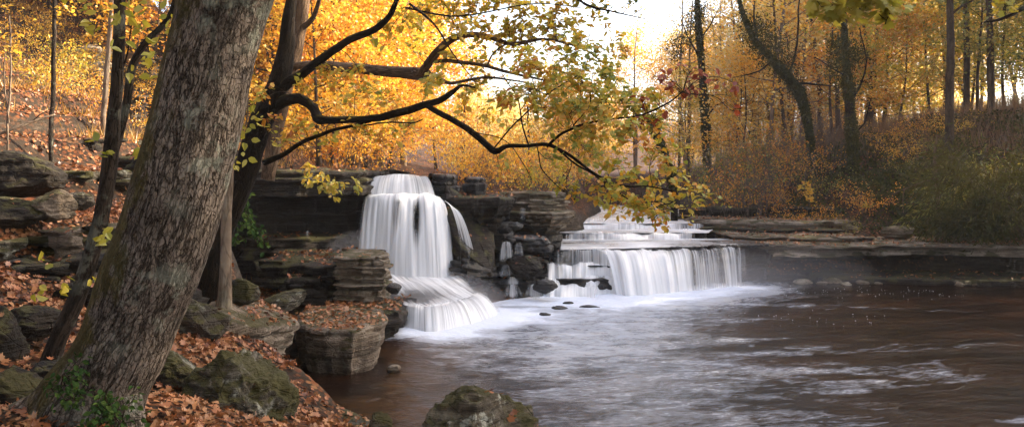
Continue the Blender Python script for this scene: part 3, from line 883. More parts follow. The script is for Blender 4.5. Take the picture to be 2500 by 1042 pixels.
ledge('mud_shore', 'low muddy gravel shore at the foot of the undercut right bank', [XY(1990, 23.0), XY(2100, 22.7), XY(2250, 22.4), XY(2400, 22.2), XY(2600, 21.6), XY(2760, 21)], 3, .14, -.4, mat=ROCK_DARK, layers=.2, rough=.2, seed=67, ds=.1, under=-.5, topn=.09, dens=16, cat='shore')

# ---- rocks on the left hillside
HB = [  # px, py, Y, size, label, mat
    (40, 430, 11.5, (.62, .5, .36), 'big grey boulder high on the left edge of the bank', ROCK_DARK),
    (20, 520, 10.2, (.45, .5, .2), 'dark flat stone below the big grey boulder on the left edge', ROCK_DARK),
    (125, 505, 10.4, (.30, .28, .22), 'pointed grey boulder among leaves on the left slope', ROCK_SLAB),
    (188, 492, 11.0, (.18, .2, .13), 'small pale boulder beside the pointed grey boulder', ROCK_GREY),
    (0, 830, 6.6, (.20, .25, .26), 'grey boulder cut by the lower left edge of the picture', ROCK_DARK),
    (75, 790, 7.0, (.28, .25, .15), 'dark stone with leaves below the slim forked trunk', ROCK_DARK),
    (110, 930, 6.0, (.22, .2, .15), 'rough stone left of the big trunk base', ROCK_DARK),
    (40, 960, 5.7, (.25, .22, .2), 'dark rough boulder in the lower left corner', ROCK_DARK),
    (320, 770, 8.0, (.3, .25, .18), 'shadowed stone between the two leaning trunks', ROCK_DARK)]
for i, (px, py, Y, s, lb, m_) in enumerate(HB):
    boulder('hillside_boulder', lb, P(px, py, Y), s, seed=300 + i, mat=m_, rot=i * .7, n=5, dens=8, strata=.05)
SL = [  # px0, px1, py top, Y, depth, thick, label, mat
    (60, 215, 572, 9.6, 1.2, .30, 'long pale ledge crossing the left slope below the boulders', ROCK_SLAB),
    (-80, 60, 600, 9.3, 1.2, .34, 'mossy ledge running off the left edge of the picture', ROCK_MOSSY),
    (210, 340, 610, 10.2, 1.2, .36, 'dark ledge behind the slim forked trunk', ROCK_DARK),
    (-60, 200, 655, 8.6, 1.0, .3, 'leaf edged step low on the left slope', ROCK_DARK),
    (130, 330, 700, 8.3, 1.0, .3, 'low dark step between the two leaning trunks', ROCK_DARK),
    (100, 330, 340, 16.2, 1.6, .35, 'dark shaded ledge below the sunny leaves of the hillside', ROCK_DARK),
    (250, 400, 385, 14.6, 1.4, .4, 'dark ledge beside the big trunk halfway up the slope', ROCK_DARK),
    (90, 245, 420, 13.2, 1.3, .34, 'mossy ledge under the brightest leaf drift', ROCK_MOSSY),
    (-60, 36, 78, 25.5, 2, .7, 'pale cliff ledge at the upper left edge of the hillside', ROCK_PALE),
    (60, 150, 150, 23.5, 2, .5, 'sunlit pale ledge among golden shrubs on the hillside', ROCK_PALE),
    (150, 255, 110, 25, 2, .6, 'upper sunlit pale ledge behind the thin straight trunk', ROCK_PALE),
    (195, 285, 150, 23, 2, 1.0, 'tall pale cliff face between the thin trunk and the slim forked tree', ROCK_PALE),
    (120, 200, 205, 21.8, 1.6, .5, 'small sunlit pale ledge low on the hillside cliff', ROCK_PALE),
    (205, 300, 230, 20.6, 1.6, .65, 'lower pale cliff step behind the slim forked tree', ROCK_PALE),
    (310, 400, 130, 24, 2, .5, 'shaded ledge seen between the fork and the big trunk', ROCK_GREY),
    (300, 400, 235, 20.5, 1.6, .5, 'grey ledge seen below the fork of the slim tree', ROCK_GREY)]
for i, (a, b, py, Y, dp, th, lb, m_) in enumerate(SL):
    zt = P(0, py, Y)[2]
    rg = np.random.default_rng(500 + i)
    k = 5
    pts = [XY(a + (b - a) * j / (k - 1), Y + rg.uniform(-.25, .25) + (.5 if j in (0, k - 1) else 0)) for j in range(k)]
    ledge('hillside_ledge', lb, pts, dp, zt, zt - th - .35, mat=m_, layers=.13, rough=.13, crev=.08, seed=400 + i, dens=30 if Y < 18 else 10, ds=.08, topn=.08, chunk=.14)
# ------------------------------------------------------------------ water
def falls_curtain(lip, base, dens, parent, name, nu_per_m=26, nv=26, ridge=.05, arc=1.0, seed=0, back=.5, spread=None):
    """falling sheet: lip and base polylines (same number of points), ballistic profile, vertical ridges; dens(u, t) = how closed the water is"""
    lip = np.asarray(lip, float)
    base = np.asarray(base, float)
    n = max(10, int(np.linalg.norm(lip[-1] - lip[0]) * nu_per_m))
    s = np.linspace(0, 1, len(lip))
    u = np.linspace(0, 1, n)
    A = np.stack([np.interp(u, s, lip[:, k]) for k in range(3)], 1)
    B = np.stack([np.interp(u, s, base[:, k]) for k in range(3)], 1)
    L = np.concatenate([[0], np.cumsum(np.linalg.norm(np.diff(A, axis=0), axis=1))])
    rows, fl, de = [], [], []
    hgt = float(np.mean(A[:, 2] - B[:, 2]))
    A[:, 2] += .02 * vnoise(np.stack([L * 5, 0 * L, 0 * L], 1), seed + 8)
    for k in range(-3, nv + 1):
        if k < 0:
            t = 0
            q = A.copy()
            q[:, 1] += back * (-k / 3)
            q[:, 2] += .012
            vv = -.25 * (-k)
        else:
            t = k / nv
            q = A + (B - A) * np.array([t ** (.5 + .5 * arc)] * 2 + [t ** (1 + arc)])
            vv = t * hgt
        p = np.stack([L * 7, np.full(n, vv * .35), np.zeros(n)], 1)
        rz = fbm(p, 3, seed) + .6 * vnoise(np.stack([L * 2.1, np.full(n, vv * .8), np.zeros(n)], 1), seed + 5)
        q[:, 1] -= ridge * rz * min(1, max(t, 0) * 3 + .1)
        q[:, 0] += ridge * .6 * vnoise(p * .6, seed + 3) * t
        rows.append(q)
        fl.append(np.stack([L + seed * 3.7, np.full(n, vv), np.zeros(n)], 1))
        de.append(dens(u, max(t, 0.0)) * (1.0 if k >= 0 else (1 + k / 4.0)))
    V = np.concatenate(rows)
    return mk(name, V, grid_faces(n, len(rows)), FALL, parent, True, {'flow': np.concatenate(fl), 'dens': np.concatenate(de)})


def ends(u, a=.06, b=.06):
    return np.minimum(sstep(0, a, u) if a else 1, sstep(1, 1 - b, u) if b else 1)


# ---- tall waterfall on the left
def SL_(px, Y):
    X = (px - CX) / F * Y
    return np.array([X, Y, 1.80 - .71 * (X + 1.0) + .8 * (Y - 20.4)])


wf = empty('waterfall', P(1010, 790, 17), 'tall white waterfall dropping in tiers from the dark cliff notch', 'waterfall')
lipU = [P(914, 431, 21.6), P(960, 427, 21.6), P(1000, 428, 21.6), P(1041, 430, 21.6)]
basU = [P(892, 478, 20.9), P(950, 476, 20.9), P(1010, 475, 20.9), P(1066, 477, 20.9)]
falls_curtain(lipU, basU, lambda u, t: (.50 + .22 * t + .15 * np.exp(-((u - .5) / .16) ** 2)) * (.35 + .65 * ends(u)) + 0 * u, wf, 'upper_tier', nu_per_m=50, nv=14, ridge=.03, seed=1)
lipM = [P(886, 478, 20.8), P(930, 473, 20.7), P(990, 472, 20.65), P(1040, 474, 20.7), P(1072, 482, 20.8), P(1086, 495, 20.9)]
basM = [P(868, 640, 20.15), P(915, 684, 19.7), P(980, 690, 19.4), P(1050, 690, 19.4), P(1090, 688, 19.5), P(1112, 684, 19.9)]


def dM(u, t):
    gap = np.exp(-((u - .50) / .05) ** 2) * (sstep(.12, .45, t) - sstep(.55, .9, t))
    gl = np.exp(-((u - .36) / .03) ** 2) * (sstep(.2, .3, t) - sstep(.5, .8, t)) * .4
    edge = .25 + .75 * ends(u, .12, .06)
    return np.clip((.82 + .26 * t + .16 * vnoise(np.stack([u * 15, 0 * u, 0 * u + t * .5], 1), 8)) * edge - .62 * gap - gl - .1 * sstep(.1, .3, t) * (1 - t), 0, 1.2)


falls_curtain(lipM, basM, dM, wf, 'main_tier', nu_per_m=55, nv=34, ridge=.10, seed=2, arc=.9)
falls_curtain([SL_(1086, 20.5), SL_(1098, 20.5), SL_(1108, 20.5)], [SL_(1122, 19.85), SL_(1140, 19.75), SL_(1156, 19.75)],
              lambda u, t: .42 + .2 * (1 - t) + 0 * u, wf, 'side_stream', nu_per_m=90, nv=22, ridge=.03, seed=4, arc=.1, back=.1)
falls_curtain([SL_(1122, 19.84), SL_(1140, 19.74), SL_(1156, 19.74)], [P(1124, 690, 19.5), P(1140, 694, 19.45), P(1157, 690, 19.45)],
              lambda u, t: .30 - .08 * t + 0 * u, wf, 'side_stream', nu_per_m=100, nv=18, ridge=.02, seed=5, arc=.8, back=.05)
# shelf the main tier lands on and its lower step
xs = np.linspace(0, 1, 70)
lipA = np.stack([np.interp(xs, [0, .15, .4, .7, .9, 1], [P(p, 0, Y)[0] for p, Y in ((972, 16.9), (992, 16.35), (1050, 16.15), (1120, 16.9), (1165, 17.9), (1180, 18.6))]),
                 np.interp(xs, [0, .15, .4, .7, .9, 1], [16.9, 16.35, 16.15, 16.9, 17.9, 18.6]), np.full(70, .42)], 1)
backA = np.stack([np.interp(xs, [0, 1], [-3.25, -1.05]), np.interp(xs, [0, .3, 1], [19.2, 20.0, 20.0]), np.full(70, .55)], 1)
ts = np.linspace(0, 1, 60)[:, None, None]
S = backA[None] * (1 - ts) + lipA[None] * ts
S[..., 2] += .05 * fbm(np.stack([S[..., 0].ravel() * 1.2, S[..., 1].ravel() * 2.0, 0 * S[..., 0].ravel()], 1), 3, 8).reshape(S.shape[:2]) + .14 * (1 - ts[..., 0]) ** 3
fo = np.clip(.74 - .62 * np.exp(-((ts[..., 0] - .72) / .2) ** 2) * np.exp(-((xs[None] - .3) / .26) ** 2) + 0 * xs[None], 0, 1)
mk('shelf_flow', S.reshape(-1, 3), grid_faces(70, 60), FALL, wf, True, {'dens': (fo * np.minimum(sstep(0, .16, xs), sstep(1, .80, xs))[None] * .95).ravel(), 'flow': np.stack([S[..., 1].ravel() * .5 + S[..., 0].ravel() * 1.2, S[..., 0].ravel() * .8 - S[..., 1].ravel() * .25, 0 * S[..., 0].ravel()], 1)})
lpa = lipA[::6]
bsa = lpa.copy()
dirx = np.stack([np.interp(np.linspace(0, 1, len(lpa)), [0, .5, 1], [-.1, .12, .5]), np.interp(np.linspace(0, 1, len(lpa)), [0, .5, 1], [-.25, -.75, -.45])], 1)
bsa[:, :2] += dirx
bsa[:, 2] = -.02
falls_curtain(lpa, bsa, lambda u, t: np.clip(.22 + .46 * sstep(.10, .26, u) - .10 * (1 - t) + .16 * t, 0, 1) * (.3 + .7 * ends(u, .03, .05)), wf, 'lower_step', nu_per_m=30, nv=20, ridge=.06, seed=6, arc=.5, back=.35)


def trickle(px0, px1, py0, py1, Y, d, label, seed, dY=.12):
    o = falls_curtain([P(px0, py0, Y), P(px1, py0, Y)], [P(px0 - 1, py1, Y - dY), P(px1 + 1, py1, Y - dY)], lambda u, t: (d - .06 * t) * sstep(0, .3, t) * (.5 + .5 * sstep(1.0, .75, t)) + 0 * u, None, 'water_trickle', nu_per_m=90, nv=14, ridge=.03, seed=seed, back=.06)
    return tag(o, label, 'trickle')


trickle(747, 752, 560, 592, 18.6, .36, 'single thin trickle off the shelf at the cliff foot', 11)
trickle(1115, 1180, 486, 545, 20.05, .22, 'thin veil of water dripping off the broad dark overhang', 12)
trickle(1272, 1286, 506, 552, 23.0, .36, 'narrow white trickle in the notch left of the brown outcrop', 13)
trickle(1405, 1440, 502, 538, 33.0, .3, 'faint far waterfall in the shadow behind the brown outcrop', 14)

# ---- wide falls on the right
wr = empty('waterfall', P(1580, 715, 21), 'wide low curtain waterfall spilling across the ledge on the right', 'waterfall')
lp = [(px, Y, z) for px, Y, z in ((1470, 21.75, 1.02), (1520, 21.7, 1.02), (1580, 21.75, 1.02), (1650, 22.1, 1.01), (1720, 22.55, 1.0), (1800, 22.95, 1.0), (1870, 23.35, .99))]
lpw = [np.array([(px - CX) / F * Y, Y, z]) for px, Y, z in lp]
bsw = [np.array([(px - CX) / F * Y, Y, -.02]) for px, Y in ((1505, 20.3), (1545, 20.25), (1605, 20.4), (1668, 20.95), (1735, 21.5), (1810, 22.0), (1868, 22.6))]


def dW(u, t):
    full = sstep(.62, .34, u)
    thin = .56 - .44 * sstep(.70, .97, u) + .22 * np.exp(-((u - .80) / .035) ** 2)
    return np.clip(full * (.80 + .3 * sstep(0, .5, t)) + (1 - full) * thin - .10 * (1 - t) * (u > .35) + .05 * sstep(.2, .5, u) * vnoise(np.stack([u * 9, 0 * u, 0 * u + t * .3], 1), 9) + .16 * vnoise(np.stack([u * 22, 0 * u, 0 * u + t * .6], 1), 7), 0, 1.1) * (.2 + .8 * ends(u, .02, .03))


_g = np.random.default_rng(4)
lpw = [np.array([np.interp(q, np.linspace(0, 1, 7), [p[k] for p in lpw]) for k in range(3)]) for q in np.linspace(0, 1, 30)]
bsw = [np.array([np.interp(q, np.linspace(0, 1, 7), [p[k] for p in bsw]) for k in range(3)]) for q in np.linspace(0, 1, 30)]
_j = np.convolve(_g.normal(size=32), [.3, .5, .3], 'valid') * .16
for _i in range(30):
    lpw[_i] = lpw[_i] + np.array([0, _j[_i], .02 * _g.normal()])
    bsw[_i] = bsw[_i] + np.array([0, _j[_i] * .7, 0])
falls_curtain(lpw, bsw, dW, wr, 'main_curtain', nu_per_m=55, nv=28, ridge=.07, seed=21, arc=.85, back=.3)
# stepped part on the left
def step_row(pxs, Y0, z0, Y1, z1, dens, seed, nm='stepped_cascade'):
    pxs = np.linspace(pxs[0], pxs[-1], 16)
    g = np.random.default_rng(seed)
    jy, jz = np.convolve(g.normal(size=20), [.25, .4, .5, .4, .25], 'valid') * .15, np.convolve(g.normal(size=20), [.25, .4, .5, .4, .25], 'valid') * .03
    a = [np.array([(p - CX) / F * Y0, Y0 + jy[i], z0 + jz[i]]) for i, p in enumerate(pxs)]
    b = [np.array([(p - CX) / F * Y1, Y1 + jy[i], z1]) for i, p in enumerate(pxs)]
    falls_curtain(a, b, dens, wr, nm, nu_per_m=60, nv=14, ridge=.05, seed=seed, back=.45)


step_row([1340, 1400, 1450, 1490], 21.75, 1.02, 21.45, .66, lambda u, t: np.clip(.22 + .42 * u, 0, 1) + 0 * u, 23)
step_row([1326, 1390, 1440, 1500], 21.4, .70, 21.05, .38, lambda u, t: (.66 + .22 * vnoise(np.stack([u * 9, 0 * u, 0 * u], 1), 61) + .2 * t) * ends(u, .14, .0), 24)
step_row([1318, 1390, 1450, 1506], 21.1, .41, 20.55, 0, lambda u, t: np.clip(.78 - .55 * np.exp(-((u - .80) / .07) ** 2) * (1 - sstep(.7, 1, t)) + .2 * t + .2 * vnoise(np.stack([u * 8, 0 * u, 0 * u], 1), 62), 0, 1) * ends(u, .14, .0), 25)
step_row([1335, 1400, 1470], 20.8, .22, 20.2, -.02, lambda u, t: (.75 + .2 * t) * ends(u, .1, .3), 26)
# little side cascade
wl = empty('side_cascade', P(1270, 720, 19.5), 'little broken cascade among black boulders between the two waterfalls', 'cascade')
for i, (a, b, y0, y1, Y, dy, d) in enumerate([(1206, 1266, 590, 644, 20.95, .35, .58), (1246, 1286, 594, 630, 20.9, .2, .46), (1210, 1262, 648, 680, 20.65, .35, .52), (1222, 1276, 676, 697, 20.35, .35, .55),
                                             (1216, 1284, 696, 730, 19.95, .2, .52), (1268, 1344, 694, 730, 20.15, .35, .66)]):
    falls_curtain([P(a + (b - a) * .27, y0, Y), P((a + b) / 2, y0 - 2, Y), P(b - (b - a) * .25, y0, Y)], [P(a - 2, y1, Y - dy), P((a + b) / 2, y1 + 2, Y - dy), P(b + 3, y1, Y - dy)], lambda u, t, d=d: (d - .16 + .1 * t) * (.2 + .8 * ends(u, .35, .35)) * (.35 + .65 * sstep(1.0, .8, t)) * (.6 + .4 * sstep(0, .2, t)), wl, 'cascade_step', nu_per_m=80, nv=14, ridge=.03, seed=40 + i, back=.12)
# upper cascades
wu = empty('upper_cascade', P(1540, 585, 25.6), 'two low white cascade steps upstream of the wide curtain fall', 'cascade')


def far_row(pxs, Y0, z0, Y1, z1, dens, seed, sag=.25):
    pxs = np.linspace(pxs[0], pxs[-1], 20)
    g = np.random.default_rng(seed)
    jy = np.convolve(g.normal(size=22), [.4, .6, .4], 'valid') * .28
    jz = np.convolve(g.normal(size=22), [.4, .6, .4], 'valid') * .022
    a = [np.array([(p - CX) / F * Y0, Y0 + jy[i], z0 + jz[i]]) for i, p in enumerate(pxs)]
    b = [np.array([(p - CX) / F * Y1, Y1 + jy[i] * .8, z1]) for i, p in enumerate(pxs)]
    falls_curtain(a, b, dens, wu, 'cascade_step', nu_per_m=34, nv=10, ridge=.05, seed=seed, back=.4)


far_row([1362, 1440, 1530, 1620, 1715], 25.75, 1.2, 25.35, 1.02, lambda u, t: np.clip(.78 - .5 * sstep(.75, 1, u) + .34 * vnoise(np.stack([u * 9, 0 * u, 0 * u], 1), 5), 0, 1) * ends(u, .12, .1), 51)
far_row([1385, 1450, 1520, 1600, 1700, 1760], 27.95, 1.36, 27.5, 1.19, lambda u, t: np.clip(.82 - .55 * sstep(.6, 1, u) + .34 * vnoise(np.stack([u * 8, 0 * u, 0 * u], 1), 6), 0, 1) * ends(u, .1, .1), 52)
far_row([1400, 1480, 1560, 1640], 29.6, 1.44, 29.3, 1.35, lambda u, t: .5 * ends(u, .2, .2), 53)


# ---- upper creek surface (flat reaches between the cascades)
def water_sheet(name, pts_l, pts_r, z, foam, label, nu=60, nv=50):
    L_ = catmull(np.array([(*p, 0) for p in pts_l], float), nv)
    R_ = catmull(np.array([(*p, 0) for p in pts_r], float), nv)
    u = np.linspace(0, 1, nu)[None, :, None]
    G = L_[:, None, :] * (1 - u) + R_[:, None, :] * u
    x, y = G[..., 0].ravel(), G[..., 1].ravel()
    zz = z + .012 * fbm(np.stack([x * 2, y * 4, 0 * x], 1), 3, 4)
    V = np.stack([x, y, zz], 1)
    o = mk(name, V, grid_faces(nu, nv), CREEK, None, True, {'foam': foam(x, y), 'flow': np.stack([x * 1.2, y * .8, 0 * x], 1)})
    return tag(o, label, 'water', kind='structure')


water_sheet('creek_water', [XY(1368, 21.85), XY(1372, 25.6)], [XY(1895, 23.5), XY(1800, 25.9)], 1.035, lambda x, y: .50 + .3 * fbm(np.stack([x * .8, y, 0 * x], 1), 2, 3) + .3 * np.exp(-((y - 25.6) / .35) ** 2) - .25 * sstep(5, 8, x), 'flat creek reach above the wide curtain fall')
water_sheet('creek_water', [XY(1362, 25.75), XY(1385, 27.9)], [XY(1730, 25.9), XY(1745, 28.0)], 1.215, lambda x, y: .62 + .3 * fbm(np.stack([x * .7, y * 1.4, 0 * x], 1), 2, 6), 'short creek reach between the two cascade steps')
water_sheet('creek_water', [XY(1385, 27.95), XY(1400, 34), XY(1440, 46)], [XY(1710, 28.1), XY(1700, 34), XY(1640, 46)], 1.375, lambda x, y: .6 - .25 * sstep(29, 33, y), 'far creek reach upstream of all the cascades')
water_sheet('creek_water', [(-4.0, 21.55), (-4.1, 42)], [(-2.0, 21.55), (-1.9, 42)], 3.0, lambda x, y: .3 + 0 * x, 'side channel feeding the tall waterfall')

# ---- pool
px_ = np.arange(-6.5, 19.0, .09)
py_ = np.arange(3.6, 25.2, .075)
PX, PY = np.meshgrid(px_, py_)
x, y = PX.ravel(), PY.ravel()


def poly_dist(x, y, line):
    d = np.full(x.shape, 1e9)
    for (x0, y0), (x1, y1) in zip(line[:-1], line[1:]):
        t = np.clip(((x - x0) * (x1 - x0) + (y - y0) * (y1 - y0)) / ((x1 - x0) ** 2 + (y1 - y0) ** 2 + 1e-9), 0, 1)
        d = np.minimum(d, np.hypot(x - x0 - t * (x1 - x0), y - y0 - t * (y1 - y0)))
    return d


dl = poly_dist(x, y, [tuple(p[:2]) for p in bsa[2:]])
dr = poly_dist(x, y, [tuple(p[:2]) for p in bsw[:26:3]])
ds_ = poly_dist(x, y, [XY(1240, 20.0), XY(1330, 20.2), XY(1500, 20.2)])
q = np.stack([x, y, 0 * x], 1)
w1 = fbm(q * np.array([.22, .5, 1]), 4, 31)
w2 = fbm(q * np.array([.7, 1.8, 1]) + 2 * w1[:, None], 4, 33)
foam = .85 * np.exp(-(dl / .55) ** 1.3) * (1 + .35 * w2) + .82 * np.exp(-(dr / .8) ** 1.2) * (1 + .4 * w2) + .36 * np.exp(-(ds_ / .6) ** 1.2)
foam += .42 * np.exp(-(dr / 4.0) ** 2) * (.55 + .6 * w1) + .34 * np.exp(-(dl / 3.2) ** 2) * (.6 + .6 * w2)
# milky film down the middle of the pool: part aeration, part painted sky reflection
chan = np.exp(-((x - (1.2 + .10 * (20 - y))) / (2.6 + .10 * (20 - y))) ** 2)
foam += .32 * chan * sstep(4, 9, y) + .10 * w2 * chan
foam += .20 * sstep(.02, .34, w2 + .35 * w1) * sstep(3.0, 5.0, x) * sstep(19, 15.5, y)        # drifting foam patches on the right
foam += .22 * np.exp(-((y - (19.4 - .22 * (x - 5))) / .42) ** 2) * sstep(4, 6, x) * sstep(14, 8, x) * (.6 + .8 * w2)
cave = sstep(-1.0, -2.4, x) * sstep(16, 14.4, y)
foam = np.clip(foam * (1 - .9 * cave), 0, 1.15)
wave = .020 * fbm(q * np.array([1.1, 2.6, 1]), 3, 41) + .010 * fbm(q * np.array([3, 7, 1]), 2, 43) + .05 * np.exp(-(dr / .5) ** 2) + .05 * np.exp(-(dl / .4) ** 2)
# swirl: flow direction follows the current from the right hand falls round to the lower right
ang = np.clip(.06 * (x - 2) - .03 * (y - 14), -.35, .35)
fl = np.stack([x * np.cos(ang) + y * np.sin(ang) * .6, y * np.cos(ang) - x * np.sin(ang) * .35, 0 * x], 1)
pool = mk('pool_water', np.stack([x, y, wave], 1), grid_faces(len(px_), len(py_)), POOL, None, True, {'foam': foam, 'flow': fl})
tag(pool, 'dark brown pool streaked with pale foam below the two waterfalls', 'water', kind='structure')
# floating bubbles under the right bank
acc = Acc()
iv, if_ = ico(1)
for i in range(120):
    a = np.clip(RNG.normal(0, .5), -1.2, 1.2)
    X = RNG.uniform(6.0, 11.5) if i % 4 else RNG.uniform(4.6, 8.0)
    Y = (21.2 + a * 1.1) if i % 4 else 17.3 + a * 1.0
    r = RNG.uniform(.005, .013)
    acc.add(iv * np.array([r, r, r * .6]) + np.array([X, Y, .012]), if_)
fb = M('white_bubble')
bub = acc.obj('foam_bubbles', fb.done(fb.bsdf((.75, .76, .8), .4)), None)
tag(bub, 'white foam bubbles drifting on the dark water under the right bank', 'foam', kind='stuff')
# ------------------------------------------------------------------ hero trees
def limb_path(pts, n=None):
    """pts: (px, py, Y, width px) -> smooth path and radius"""
    q = np.array([[*P(a, b, Y), w * Y / F / 2] for a, b, Y, w in pts])
    L = np.sum(np.linalg.norm(np.diff(q[:, :3], axis=0), axis=1))
    c = catmull(q, n or max(10, int(L / .05)))
    return c[:, :3], np.maximum(c[:, 3], .002)


def wobble(path, amp, f, seed):
    q = path.copy()
    for k in range(3):
        q[:, k] += amp * fbm(np.stack([path[:, 0] * f, path[:, 1] * f + 31 * k, path[:, 2] * f], 1), 3, seed + k)
    return q


def limb(name, pts, mat, parent, sides=12, rough=(.10, .05, .2), seed=0, wob=.02, flare=None, n=None):
    p, r = limb_path(pts, n)
    r = r * (.76 if name == 'limb' else 1)
    p = wobble(p, wob, 2.0, seed) if wob else p
    V, Fs, bk = tube(p, r, sides, rough, seed, flare)
    o = mk(name, V, Fs, mat, parent, True, {'bark': bk + np.array([0, 0, seed * 2.3])})
    return o, p, r


# ---- big leaning trunk in front
bt = empty('leaning_tree', P(190, 1030, 5.2), 'massive grey barked trunk leaning right across the left foreground', 'tree')
bigp = [(160, 1120, 5.35, 300), (205, 1042, 5.3, 262), (236, 965, 5.25, 232), (277, 890, 5.2, 210), (311, 820, 5.15, 208), (356, 700, 5.1, 218), (395, 600, 5.05, 219), (427, 500, 5.0, 222), (478, 300, 4.95, 214), (517, 130, 4.9, 206), (549, 0, 4.85, 218), (575, -120, 4.8, 222), (600, -330, 4.8, 215), (640, -700, 4.9, 190)]


def bigflare(L, a):
    k = np.exp(-L / .30)
    return 1 + k * (.12 + .38 * np.maximum(0, np.cos(a * 3 + .9)) ** 2 + .3 * np.maximum(0, np.cos(a - 3.3)) ** 3)


p, r = limb_path(bigp, 420)
V, Fs, bk = tube(p, r, 190, None, 0, bigflare)
# real bark relief: plates along the trunk
sc = np.stack([bk[:, 0] * 20, bk[:, 1] * 20, bk[:, 2] * 7.0], 1)
rel = fbm(sc, 3, 77) * .006 + fbm(bk * 3.2, 3, 78) * .014
ctr = np.vstack([np.repeat(p, 190, 0), p[-1:]])
dv = V - ctr
dv /= np.linalg.norm(dv, axis=1)[:, None] + 1e-9
mk('trunk', V + dv * rel[:, None], Fs, BARK_BIG, bt, True, {'bark': bk})
for i, pts in enumerate([[(150, 985, 5.2, 90), (110, 1020, 5.1, 80), (60, 1075, 4.95, 60)], [(300, 980, 5.1, 90), (322, 1050, 5.0, 70), (335, 1110, 4.9, 50)]]):
    limb('root', pts, BARK_BIG, bt, sides=28, rough=(.12, .08, .25), seed=3 + i, wob=.01)
# crown of the big tree stands above the frame and shades the bank
CL = []
for i in range(7):
    a = i * 2.4
    tip = P(620, -560, 4.85) + np.array([math.cos(a) * 2.4, math.sin(a) * 2.2, 1.2 + .5 * math.sin(i * 1.7)])
    st = P(600 + i * 4, -330 - i * 45, 4.82)
    c = catmull(np.stack([st, (st + tip) / 2 + np.array([0, 0, .3]), tip]), 16)
    V, Fs, bk = tube(c, np.linspace(.09, .02, 16), 8)
    mk('limb', V, Fs, BARK_BIG, bt, True, {'bark': bk})
    CL.append(tip)
n = 8000
cc = np.array(CL)[RNG.integers(0, 7, n)] + RNG.normal(size=(n, 3)) * np.array([1.4, 1.4, .6])
cc = cc[cc[:, 2] > 4.6 + .12 * cc[:, 1]]
V, Fs = leaves(cc, RNG.uniform(.09, .15, len(cc)), rdir(len(cc)), rdir(len(cc), up=1.2), 'ovate')
mk('crown', V, Fs, YELLOW, bt, False)

# ---- slim forked tree on the left
ft = empty('forked_tree', P(130, 850, 6.5), 'slim dark trunk forking in two left of the massive trunk', 'tree')
limb('trunk', [(120, 900, 6.55, 52), (140, 830, 6.5, 42), (190, 715, 6.5, 40), (232, 590, 6.5, 37), (256, 480, 6.5, 35), (268, 400, 6.5, 36), (279, 280, 6.45, 31), (288, 150, 6.4, 28), (292, 20, 6.4, 27), (290, -90, 6.4, 25), (300, -300, 6.4, 18)], BARK_SLIM, ft, 24, (.10, .04, .3), 11, .012)
limb('limb', [(262, 430, 6.5, 26), (290, 330, 6.55, 25), (310, 240, 6.6, 25), (322, 165, 6.6, 24), (356, 105, 6.6, 21), (400, 60, 6.6, 18), (425, 10, 6.6, 16), (445, -80, 6.6, 14)], BARK_SLIM, ft, 20, (.12, .04, .25), 12, .012)
limb('limb', [(296, 170, 6.45, 6), (312, 120, 6.3, 5), (320, 70, 6.2, 4), (330, 10, 6.1, 3)], BARK_SLIM, ft, 6, None, 13, .02)
A = Acc()
NB = [(200, 22, 6.0, 34, 9), (345, 55, 6.0, 50, 20), (300, 30, 6.1, 60, 14), (232, 45, 5.9, 26, 6), (415, 95, 6.3, 22, 6), (330, 180, 6.2, 18, 3), (350, 140, 6.2, 14, 4), (240, 342, 6.2, 10, 2), (270, 372, 6.2, 14, 4), (352, 362, 6.3, 10, 3),
      (268, 590, 6.2, 20, 6), (255, 565, 6.1, 12, 3), (160, 690, 5.9, 22, 5), (105, 640, 5.9, 12, 3), (90, 715, 5.8, 16, 4), (235, 680, 6.0, 10, 3), (385, 200, 6.2, 14, 4), (395, 270, 6.3, 12, 3), (420, 20, 6.0, 30, 9)]
for px, py, Y, rad, k in NB:
    c = P(px, py, Y)[None] + RNG.normal(size=(k, 3)) * np.array([1, .6, 1]) * rad * Y / F * .75
    V, Fs = leaves(c, RNG.uniform(.06, .10, k), rdir(k, up=-.5, flat=.7), rdir(k, up=.4) + np.array([.2, -1.0, .2]), 'ovate')
    A.add(V, Fs)
A.obj('foliage', GREEN_NEAR, ft, False)

# ---- pale thin trunk right behind the big one
pt = empty('pale_tree', P(548, 752, 10.4), 'thin smooth pale trunk standing beside the massive trunk', 'tree')
limb('trunk', [(536, 790, 10.4, 66), (546, 752, 10.4, 44), (551, 700, 10.4, 33), (550, 640, 10.4, 28), (552, 560, 10.4, 25), (556, 480, 10.4, 24), (560, 400, 10.4, 22), (566, 250, 10.4, 20), (576, 60, 10.4, 18), (585, -150, 10.4, 15)], BARK_PALE, pt, 22, (.16, .08, .25), 21, .012)
limb('limb', [(562, 380, 10.4, 8), (580, 340, 10.3, 6), (600, 300, 10.2, 5), (606, 240, 10.1, 3)], BARK_PALE, pt, 6, None, 22, .02)
A = Acc()
for px, py, Y, rad, k in [(590, 408, 9.6, 12, 5), (582, 380, 9.8, 8, 3), (604, 300, 10.1, 20, 9), (612, 240, 10.1, 20, 8), (600, 330, 10, 16, 6)]:
    c = P(px, py, Y)[None] + RNG.normal(size=(k, 3)) * rad * Y / F * .8
    V, Fs = leaves(c, RNG.uniform(.08, .14, k), rdir(k, up=-.5, flat=.6), rdir(k, up=.4) + np.array([0, -1, .2]), 'ovate')
    A.add(V, Fs)
A.obj('foliage', GREEN_NEAR, pt, False)

